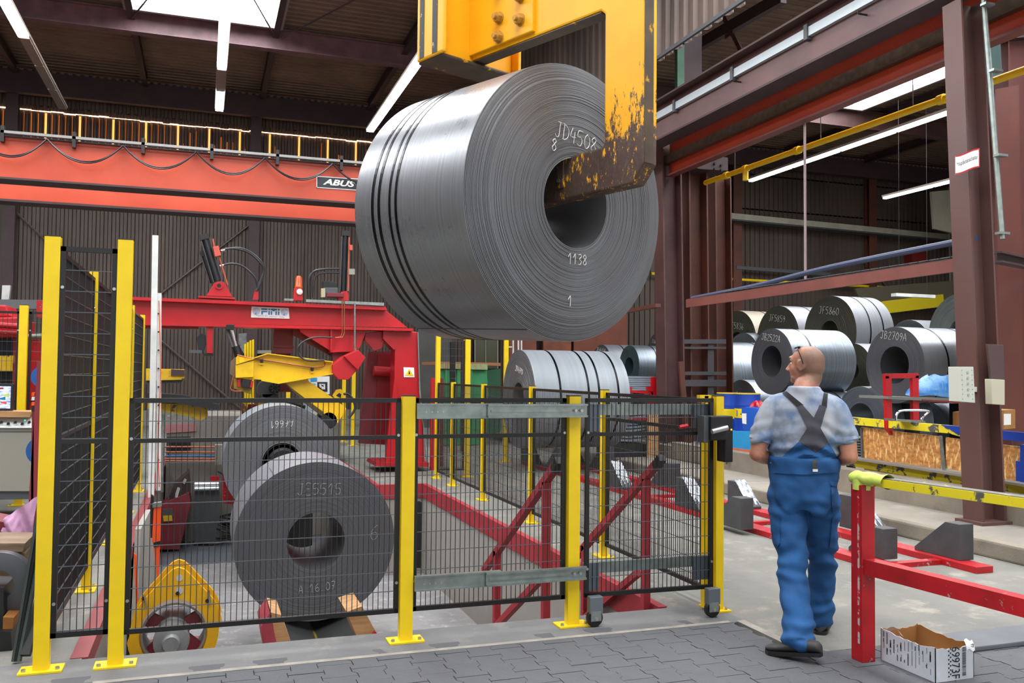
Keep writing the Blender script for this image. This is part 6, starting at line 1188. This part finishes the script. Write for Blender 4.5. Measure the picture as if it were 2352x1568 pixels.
def torso(mb, secs, n=32):
    vs = []
    for z, cr, cf, rx, ry, p in secs:
        for k in range(n):
            a = 2*pi*k/n; x = abs(cos(a))**p*(1 if cos(a) > 0 else -1)*rx; y = abs(sin(a))**p*(1 if sin(a) > 0 else -1)*ry
            vs.append(LW(cr+x, cf+y, z))
    m = len(secs); mb.add(vs, [(i*n+k, i*n+(k+1) % n, (i+1)*n+(k+1) % n, (i+1)*n+k) for i in range(m-1) for k in range(n)]+[tuple(range(n)), tuple((m-1)*n+k for k in range(n))])
def merged(mb, name, m, vox, disp=None, smooth_it=4, parent=man, keep=None):
    """fuse overlapping volumes into one continuous surface"""
    bm = bmesh.new(); tmp = bpy.data.meshes.new('t'); tmp.from_pydata(mb.v, [], mb.f); bm.from_mesh(tmp); bmesh.ops.recalc_face_normals(bm, faces=bm.faces); bm.to_mesh(tmp); bm.free()
    o = bpy.data.objects.new('t', tmp); COL.objects.link(o)
    md = o.modifiers.new('r', 'REMESH'); md.mode = 'VOXEL'; md.voxel_size = vox
    sm = o.modifiers.new('s', 'SMOOTH'); sm.factor = .5; sm.iterations = smooth_it
    dg = bpy.context.evaluated_depsgraph_get(); me = bpy.data.meshes.new_from_object(o.evaluated_get(dg)); bpy.data.objects.remove(o)
    if disp:
        nr = [v.normal.copy() for v in me.vertices]
        for v, n_ in zip(me.vertices, nr): v.co = v.co+n_*disp(v.co)
    if keep:
        bm = bmesh.new(); bm.from_mesh(me); bmesh.ops.delete(bm, geom=[v for v in bm.verts if not keep(v.co)], context='VERTS'); bm.to_mesh(me); bm.free()
    bv = BVHTree.FromPolygons([v.co.copy() for v in me.vertices], [tuple(p.vertices) for p in me.polygons])
    off = V(man['_b'])
    for v in me.vertices: v.co = v.co-off
    me.materials.clear(); me.materials.append(MT[m] if isinstance(m, str) else m); me.polygons.foreach_set('use_smooth', [True]*len(me.polygons))
    ob = bpy.data.objects.new(name, me); COL.objects.link(ob); ob.parent = parent; ob['_b'] = tuple(off); return ob, bv
def inv(p): q = p-O; return q.dot(Rt), q.dot(Fw), q.z
# materials
t = NT('skin'); v = t.coord(); c_ = t.mix(t.ramp(t.noise(v, 9, 5), .35, .7), rgb('b07a63'), rgb('9f6450')); c_ = t.mix(t.ramp(t.noise(v, 70, 3), .4, .65, 0, .3), c_, rgb('c68d76'))
t.b.inputs['Subsurface Weight'].default_value = .08; t.b.inputs['Subsurface Radius'].default_value = (.02, .008, .004); HAO = hr*0+HO-O; cp_ = HAO-hf*.075+V((0, 0, 1.66))
vd = t.n('ShaderNodeVectorMath', operation='DISTANCE'); t.l(v, vd.inputs[0]); vd.inputs[1].default_value = cp_
hm = t.ramp(t.math('ADD', vd.outputs['Value'], t.math('MULTIPLY', t.noise(v, 45, 5, .7), .05)), .17, .125); c_ = t.mix(t.math('MULTIPLY', hm, .85), c_, rgb('6f5546'))
MT['skin'] = t.done(c_, .5, 0, t.bump(t.noise(v, 120, 3), .12, .002))
t = NT('tie_dyed_cotton'); v = t.coord(); n1 = t.noise(v, 4.2, 5, .6); c_ = t.mix(t.ramp(n1, .42, .58), rgb('9ea4ae'), rgb('5d7290')); c_ = t.mix(t.ramp(t.noise(v, 2.6, 3), .5, .68), c_, rgb('b3b4b7'))
MT['shirt'] = t.done(c_, .9, 0, t.bump(t.noise(v, 260, 2), .2, .001))
t = NT('blue_work_cotton'); v = t.coord(); c_ = t.mix(t.ramp(t.noise(v, 5, 6), .35, .7), rgb('1c568e'), rgb('174779')); MT['work'] = t.done(c_, .85, 0, t.bump(t.noise(v, 300, 2), .25, .001))
MT['graycloth'] = mat('grey_work_cloth', '45444c', .9, c2='3a3a42', ns=9, bump=.15, bs=300)
# --- body (head, neck, torso, arms, hands, legs as one surface)
b = MB()
ell(b, HW(0, -.012, 1.682), .078, .100, .094, hr, hf); ell(b, HW(0, -.035, 1.655), .070, .076, .080, hr, hf); ell(b, HW(0, .030, 1.640), .064, .066, .085, hr, hf)
ell(b, HW(0, .048, 1.590), .046, .042, .042, hr, hf); ell(b, HW(0, .078, 1.568), .024, .016, .018, hr, hf); ell(b, HW(0, .064, 1.690), .050, .026, .018, hr, hf)   # jaw, chin, brow
ell(b, HW(0, .088, 1.706), .040, .010, .010, hr, hf)
limb(b, [HW(0, .090, 1.672), HW(0, .104, 1.650), HW(0, .114, 1.632)], [.009, .010, .013], 10, 4); ell(b, HW(-.012, .104, 1.630), .009, .012, .008, hr, hf); ell(b, HW(.012, .104, 1.630), .009, .012, .008, hr, hf)
ell(b, HW(0, .087, 1.605), .022, .011, .006, hr, hf); ell(b, HW(0, .085, 1.594), .020, .011, .006, hr, hf)
ell(b, HW(-.046, .052, 1.638), .018, .024, .022, hr, hf); ell(b, HW(.046, .052, 1.638), .018, .024, .022, hr, hf)
limb(b, [HW(0, -.035, 1.63), HW(0, -.030, 1.58), LW(0.004, .02, 1.52), LW(0, .0, 1.44)], [.060, .062, .068, .09], 20, 5)
for s in (-1, 1):     # ears
    mbe = [HW(s*.080, .006+.020*sin(a), 1.657+.030*cos(a)) for a in [2*pi*k/12 for k in range(10)]]
    b.tube(mbe, .0062, 8); ell(b, HW(s*.077, .004, 1.655), .006, .018, .026, hr, hf); ell(b, HW(s*.079, .010, 1.628), .007, .008, .010, hr, hf)
torso(b, [(.86, 0, .06, .15, .11, 1), (.98, 0, .06, .165, .12, 1), (1.1, 0, .05, .17, .12, 1), (1.25, .0, .04, .185, .115, 1), (1.38, .0, .02, .19, .10, 1), (1.46, 0, .0, .15, .07, 1), (1.5, 0, 0, .08, .05, 1)])
shl, ell_, wrl = LW(-.178, .0, 1.405), LW(-.268, -.03, 1.125), LW(-.165, .20, 1.075)
shr, elr, wrr = LW(.178, .0, 1.405), LW(.252, -.03, 1.13), LW(.155, .21, 1.09)
for sh, el, wr, s in ((shl, ell_, wrl, -1), (shr, elr, wrr, 1)):
    limb(b, [sh, sh.lerp(el, .5)+V((0, 0, .0))+Rt*s*.012, el], [.058, .056, .046], 16, 6); limb(b, [el, el.lerp(wr, .35)+V((0, 0, -.006)), wr], [.047, .046, .029], 16, 6)
    d = (wr-el).normalized(); side = -s*Rt; up = V((0, 0, 1)); palm = wr+d*.05+side*.015
    ell(b, palm, .040, .014, .046, up, side, d, 14, 10)
    for k in range(4):
        o_ = (k-1.5)*.019; L_f = (.062, .072, .068, .052)[k]; r0 = palm+d*.035+up*o_; b.tube(spline([r0, r0+d*L_f*.5+side*.004, r0+d*L_f*.8+side*.022, r0+d*L_f*.75+side*.042], 4), .0078, 8)
    b.tube(spline([palm-d*.02+up*.03, palm+d*.012+up*.048+side*.015, palm+d*.04+up*.046+side*.03], 4), .0095, 8)
for hp, kn, an in ((LW(-.085, .06, .9), LW(-.07, -.02, .48), LW(-.035, -.28, .10)), (LW(.085, .06, .9), LW(.095, .20, .50), LW(.10, .35, .09))):
    limb(b, [hp, kn, an], [.075, .05, .036], 14, 6)
merged(b, 'body', 'skin', .0072, None, 3)
# eyes, hair stubble, brow, beard
for s in (-1, 1):
    MB().sphere(HW(s*.030, .072, 1.667), .0115, 12, 8).build('eye', 'plate', man, smooth=True); MB().sphere(HW(s*.031, .0795, 1.667), .0055, 8, 6).build('iris', 'ink', man, smooth=True)
    MB().tube(spline([HW(s*.015, .088, 1.686), HW(s*.032, .083, 1.690), HW(s*.046, .072, 1.685)], 3), .004, 5).build('eyebrow', mat('grey_brow_%d' % s, '8a7a6c', .9), man)
def shell(fn, keepf, name, m, nu=48, nv=30):
    mb = MB(); idx = {}
    for j in range(nv+1):
        for i in range(nu):
            a = 2*pi*i/nu; tt = -pi/2+pi*j/nv; p = (cos(tt)*cos(a), cos(tt)*sin(a), sin(tt))
            if keepf(*p): idx[(i, j)] = len(mb.v); mb.v.append(fn(*p))
    for j in range(nv):
        for i in range(nu):
            q = [(i, j), ((i+1) % nu, j), ((i+1) % nu, j+1), (i, j+1)]
            if all(k in idx for k in q): mb.f.append(tuple(idx[k] for k in q)); mb.mi.append(0)
    return mb.build(name, m, man, smooth=True)
stub = (lambda t: t.done(t.mix(t.ramp(t.noise(t.coord(), 220, 3), .4, .6), rgb('a2765f'), rgb('8c6654')), .8, 0))(NT('hair_stubble'))
0 and shell(lambda x, y, z: HW(x*.0795, -.012+y*.1012, 1.682+z*.0955), lambda x, y, z: y < -.05+.12*sin(z*5) and -.62 < z+.1*y < .45+.12*sin(x*6)-.5*y*y*0 and not (abs(x) > .82 and y > -.45 and z < .1), 'hair', stub)
shell(lambda x, y, z: HW(x*.0464, .048+y*.0424, 1.590+z*.0424), lambda x, y, z: y > -.1 and z < .15, 'beard', mat('grey_stubble', 'a17866', .9))
gl = MB(); gl.tube(spline([HW(-.084, -.012, 1.665), HW(-.088, -.002, 1.70), HW(-.080, .018, 1.745), HW(-.052, .036, 1.763)], 5), .0032, 6); gl.tube(spline([HW(.084, -.012, 1.665), HW(.088, -.002, 1.70), HW(.080, .018, 1.745), HW(.052, .036, 1.763)], 5), .0032, 6)
ell(gl, HW(-.030, .042, 1.766), .026, .020, .004, hr, (hf+V((0, 0, -.35))).normalized()); ell(gl, HW(.030, .042, 1.766), .026, .020, .004, hr, (hf+V((0, 0, -.35))).normalized())
sg_ = gl.build('glasses', 'rubber', man, smooth=True); sg_['label'] = 'black glasses pushed up on the head'
# --- T-shirt
s_ = MB()
torso(s_, [(1.02, 0, .05, .192, .145, .9), (1.12, .0, .045, .198, .148, .9), (1.22, .002, .035, .212, .150, .88), (1.32, .002, .025, .215, .142, .85), (1.40, .002, .012, .208, .125, .85), (1.45, .002, 0, .175, .10, .9), (1.485, .002, -.005, .125, .088, 1), (1.51, 0, -.005, .102, .088, 1), (1.535, 0, -.008, .090, .084, 1)])
limb(s_, [LW(-.12, 0, 1.42), shl+V((0, 0, -.015)), shl.lerp(ell_, .40)+Rt*-.012, shl.lerp(ell_, .68)+Rt*-.012], [.075, .074, .067, .067], 20, 6)
limb(s_, [LW(.12, 0, 1.42), shr+V((0, 0, -.015)), shr.lerp(elr, .40)+Rt*.012, shr.lerp(elr, .64)+Rt*.012], [.075, .074, .067, .067], 20, 6)
def fold_s(p):
    r, f, z = inv(p); w = max(0, min(1, (1.36-z)/.2)); a = z*78+abs(r)*34+3.2*noise.noise(V((r*7, f*7, z*7)))
    return w*.009*sin(a)+.005*noise.noise(V((r*11+z*5, f*9, z*16)))+.004*noise.noise(V((r*25, f*25, z*40)))*w
_, bvs = merged(s_, 't_shirt', 'shirt', .008, fold_s, 3, keep=lambda p: p.z > 1.065)
# cuffs
for a, e, k in ((shl, ell_, .70), (shr, elr, .66)):
    c = a.lerp(e, k)+Rt*(-.012 if e is ell_ else .012); d = (e-a).normalized(); m_ = MB(); m_.lathe([(.058, -.012), (.0645, -.012), (.0655, .006), (.058, .006)], c, d, 28, closed=True); m_.build('sleeve_hem', 'shirt', man, smooth=True)
# --- overalls
p_ = MB()
torso(p_, [(.80, -.0, .055, .160, .13, .9), (.88, 0, .052, .190, .150, .9), (.96, 0, .05, .200, .158, .88), (1.03, 0, .05, .205, .163, .88), (1.09, 0, .05, .210, .168, .88), (1.115, 0, .05, .207, .165, .88)])
limb(p_, [LW(-.095, .055, .88), LW(-.088, .03, .70), LW(-.066, -.02, .48), LW(-.05, -.14, .28), LW(-.03, -.25, .09)], [.112, .106, .090, .086, .090], 22, 6)
limb(p_, [LW(.098, .055, .88), LW(.098, .12, .70), LW(.105, .20, .50), LW(.105, .28, .28), LW(.10, .34, .07)], [.108, .098, .084, .078, .080], 22, 6)
ell(p_, LW(-.075, -.055, .91), .09, .05, .13, Rt, Fw); ell(p_, LW(.08, -.05, .91), .09, .05, .13, Rt, Fw); ell(p_, LW(0, -.05, .94), .10, .05, .12, Rt, Fw)
def fold_p(p):
    r, f, z = inv(p); kn = math.exp(-((z-.50)/.10)**2)+math.exp(-((z-.13)/.09)**2)*1.2+math.exp(-((z-.80)/.08)**2)*.7
    a = z*70+r*14*(1 if r < 0 else -1)+f*20+3.*noise.noise(V((r*8, f*8, z*5)))
    b = sin(z*38+r*(22 if r > 0 else -26)+2.5*noise.noise(V((r*6, f*6, z*6))))
    return .0075*kn*sin(a)+.004*b*(.35+kn)+.012*noise.noise(V((r*6+z*3, f*6, z*7+3)))+.008*noise.noise(V((r*14+z*8, f*14, z*16)))
_, bvp = merged(p_, 'overalls', 'work', .009, fold_p, 4, keep=lambda p: p.z > .045)
# draped flat pieces: bib, cross straps, label, pockets
from mathutils.geometry import delaunay_2d_cdt
def drape(poly, name, m, off, bvh, step=4., th=.003):
    P = [V((x, y)) for x, y in poly]; n = len(P); pts = []; ed = []
    for i in range(n):
        a, b_ = P[i], P[(i+1) % n]; k = max(1, int((b_-a).length/step))
        for j in range(k): pts.append(a.lerp(b_, j/k))
    m_ = len(pts); ed = [(i, (i+1) % m_) for i in range(m_)]
    x0, x1 = min(p.x for p in P), max(p.x for p in P); y0, y1 = min(p.y for p in P), max(p.y for p in P); y = y0+step*.5
    while y < y1:
        x = x0+step*.5
        while x < x1:
            ins = False; j = m_-1
            for i in range(m_):
                a, b_ = pts[i], pts[j]
                if (a.y > y) != (b_.y > y) and x < (b_.x-a.x)*(y-a.y)/(b_.y-a.y)+a.x: ins = not ins
                j = i
            if ins: pts.append(V((x, y)))
            x += step
        y += step
    r_ = delaunay_2d_cdt(pts, ed, [list(range(m_))], 1, 1e-4); vs = []
    for q in r_[0]:
        d = ray(q.x, q.y).normalized(); best = None
        for t_ in (bvh if isinstance(bvh, list) else [bvh]):
            h = t_.ray_cast(EYE, d)
            if h[0] is not None and (best is None or h[3] < best[3]): best = h
        if best is None:
            pp = EYE+d*(O-EYE).dot(_f)/d.dot(_f)
            best = min((t_.find_nearest(pp) for t_ in (bvh if isinstance(bvh, list) else [bvh])), key=lambda h: h[3]); vs.append(best[0]-d*off)
        else: vs.append(best[0]-d*off)
    mb = MB(); nf = len(vs); mb.add(vs, [tuple(f) for f in r_[2]])
    return mb.build(name, m, man, smooth=True)
both = [bvs, bvp]
drape([(1782, 1062), (1800, 1046), (1834.5, 1014), (1874, 1040), (1904.5, 1018), (1916, 1036), (1926, 1056), (1928, 1084), (1850, 1090), (1777, 1086)], 'back_bib', 'work', .009, both)
x_ = drape([(1830.7, 934.8), (1843, 929), (1869, 958.7), (1883, 929), (1898.6, 934.8), (1885, 982.6), (1904.4, 1018), (1873.8, 1038), (1834.5, 1013), (1854.6, 982.6)], 'cross_yoke', 'graycloth', .011, both, 3.5); x_['label'] = 'dark grey crossed yoke of the overalls'
drape([(1797, 902), (1806, 897.5), (1846, 930), (1832, 936)], 'strap', 'strapcloth', .009, both, 3.5); drape([(1893, 897), (1902, 900), (1899, 937), (1887, 932)], 'strap', 'strapcloth', .009, both, 3.5)
drape([(1865, 1056), (1877.5, 1056), (1878, 1078), (1865.5, 1078)], 'loop_label', 'graycloth', .014, both, 3); drape([(1866.5, 1077), (1878.5, 1077), (1878.5, 1083), (1867, 1083)], 'white_tag', 'plate', .015, both, 3)
MT['work2'] = mat('pocket_blue', '184f86', .85, c2='154678', ns=6)
drape([(1771, 1186), (1790, 1180), (1792, 1245), (1781, 1262), (1772, 1240)], 'thigh_pocket', 'work2', .012, bvp); drape([(1909, 1120), (1926, 1112), (1924, 1170), (1912, 1178)], 'hip_pocket', 'work2', .012, bvp); drape([(1905, 1104), (1932, 1108), (1928, 1118), (1912, 1116)], 'pocket_flap', 'work2', .02, bvp, 3); drape([(1912, 1190), (1921, 1180), (1917, 1255), (1905, 1262)], 'thigh_pocket', 'work2', .012, bvp)
# shoes
def shoe(heel, toe, lift, name='shoe'):
    d = toe-heel; d.z = 0; L = d.length; d.normalize(); s = V((-d.y, d.x, 0)); mb = MB(); n = 20; m = 16
    secs = [(-.035, .012, .03, 0), (-.028, .026, .048, .0), (-.01, .035, .062, 0), (.03, .040, .072, 0), (.09, .040, .072, 0), (.15, .043, .060, 0), (.21, .048, .048, 0), (.26, .042, .038, 0), (.29, .02, .026, 0)]
    base = lambda t: heel+d*t+V((0, 0, max(0, lift*(1-max(0, t)/.24))))
    vs = []
    for t_, w, h, _ in secs:
        c = base(t_)
        for k in range(n): a = 2*pi*k/n; vs.append(c+s*cos(a)*w+V((0, 0, .018+h*.5+sin(a)*h*.5)))
    mb.add(vs, [(i*n+k, i*n+(k+1) % n, (i+1)*n+(k+1) % n, (i+1)*n+k) for i in range(len(secs)-1) for k in range(n)]+[tuple(range(n)), tuple((len(secs)-1)*n+k for k in range(n))])
    o = mb.build(name, mat('dusty_black_leather_%d' % (lift*1000), '2c2b2b', .6, c2='3b3937', ns=9), man, smooth=True)
    mb = MB(); vs = []
    for z0 in (0, .022):
        for t_, w, h, _ in secs: vs.append(base(t_)+s*w*1.08+V((0, 0, z0)))
        for t_, w, h, _ in secs[::-1]: vs.append(base(t_)-s*w*1.08+V((0, 0, z0)))
    k = len(vs)//2; mb.add(vs, [tuple(range(k)), tuple(range(k, 2*k))]+[(i, (i+1) % k, k+(i+1) % k, k+i) for i in range(k)]); mb.build('sole', 'rubber', o)
    return o
hl = LW(.055, -.31, 0); tl = LW(-.19, -.20, 0); shoe(hl, tl, .045)
shoe(LW(.10, .30, 0), LW(.13, .58, 0), .0)
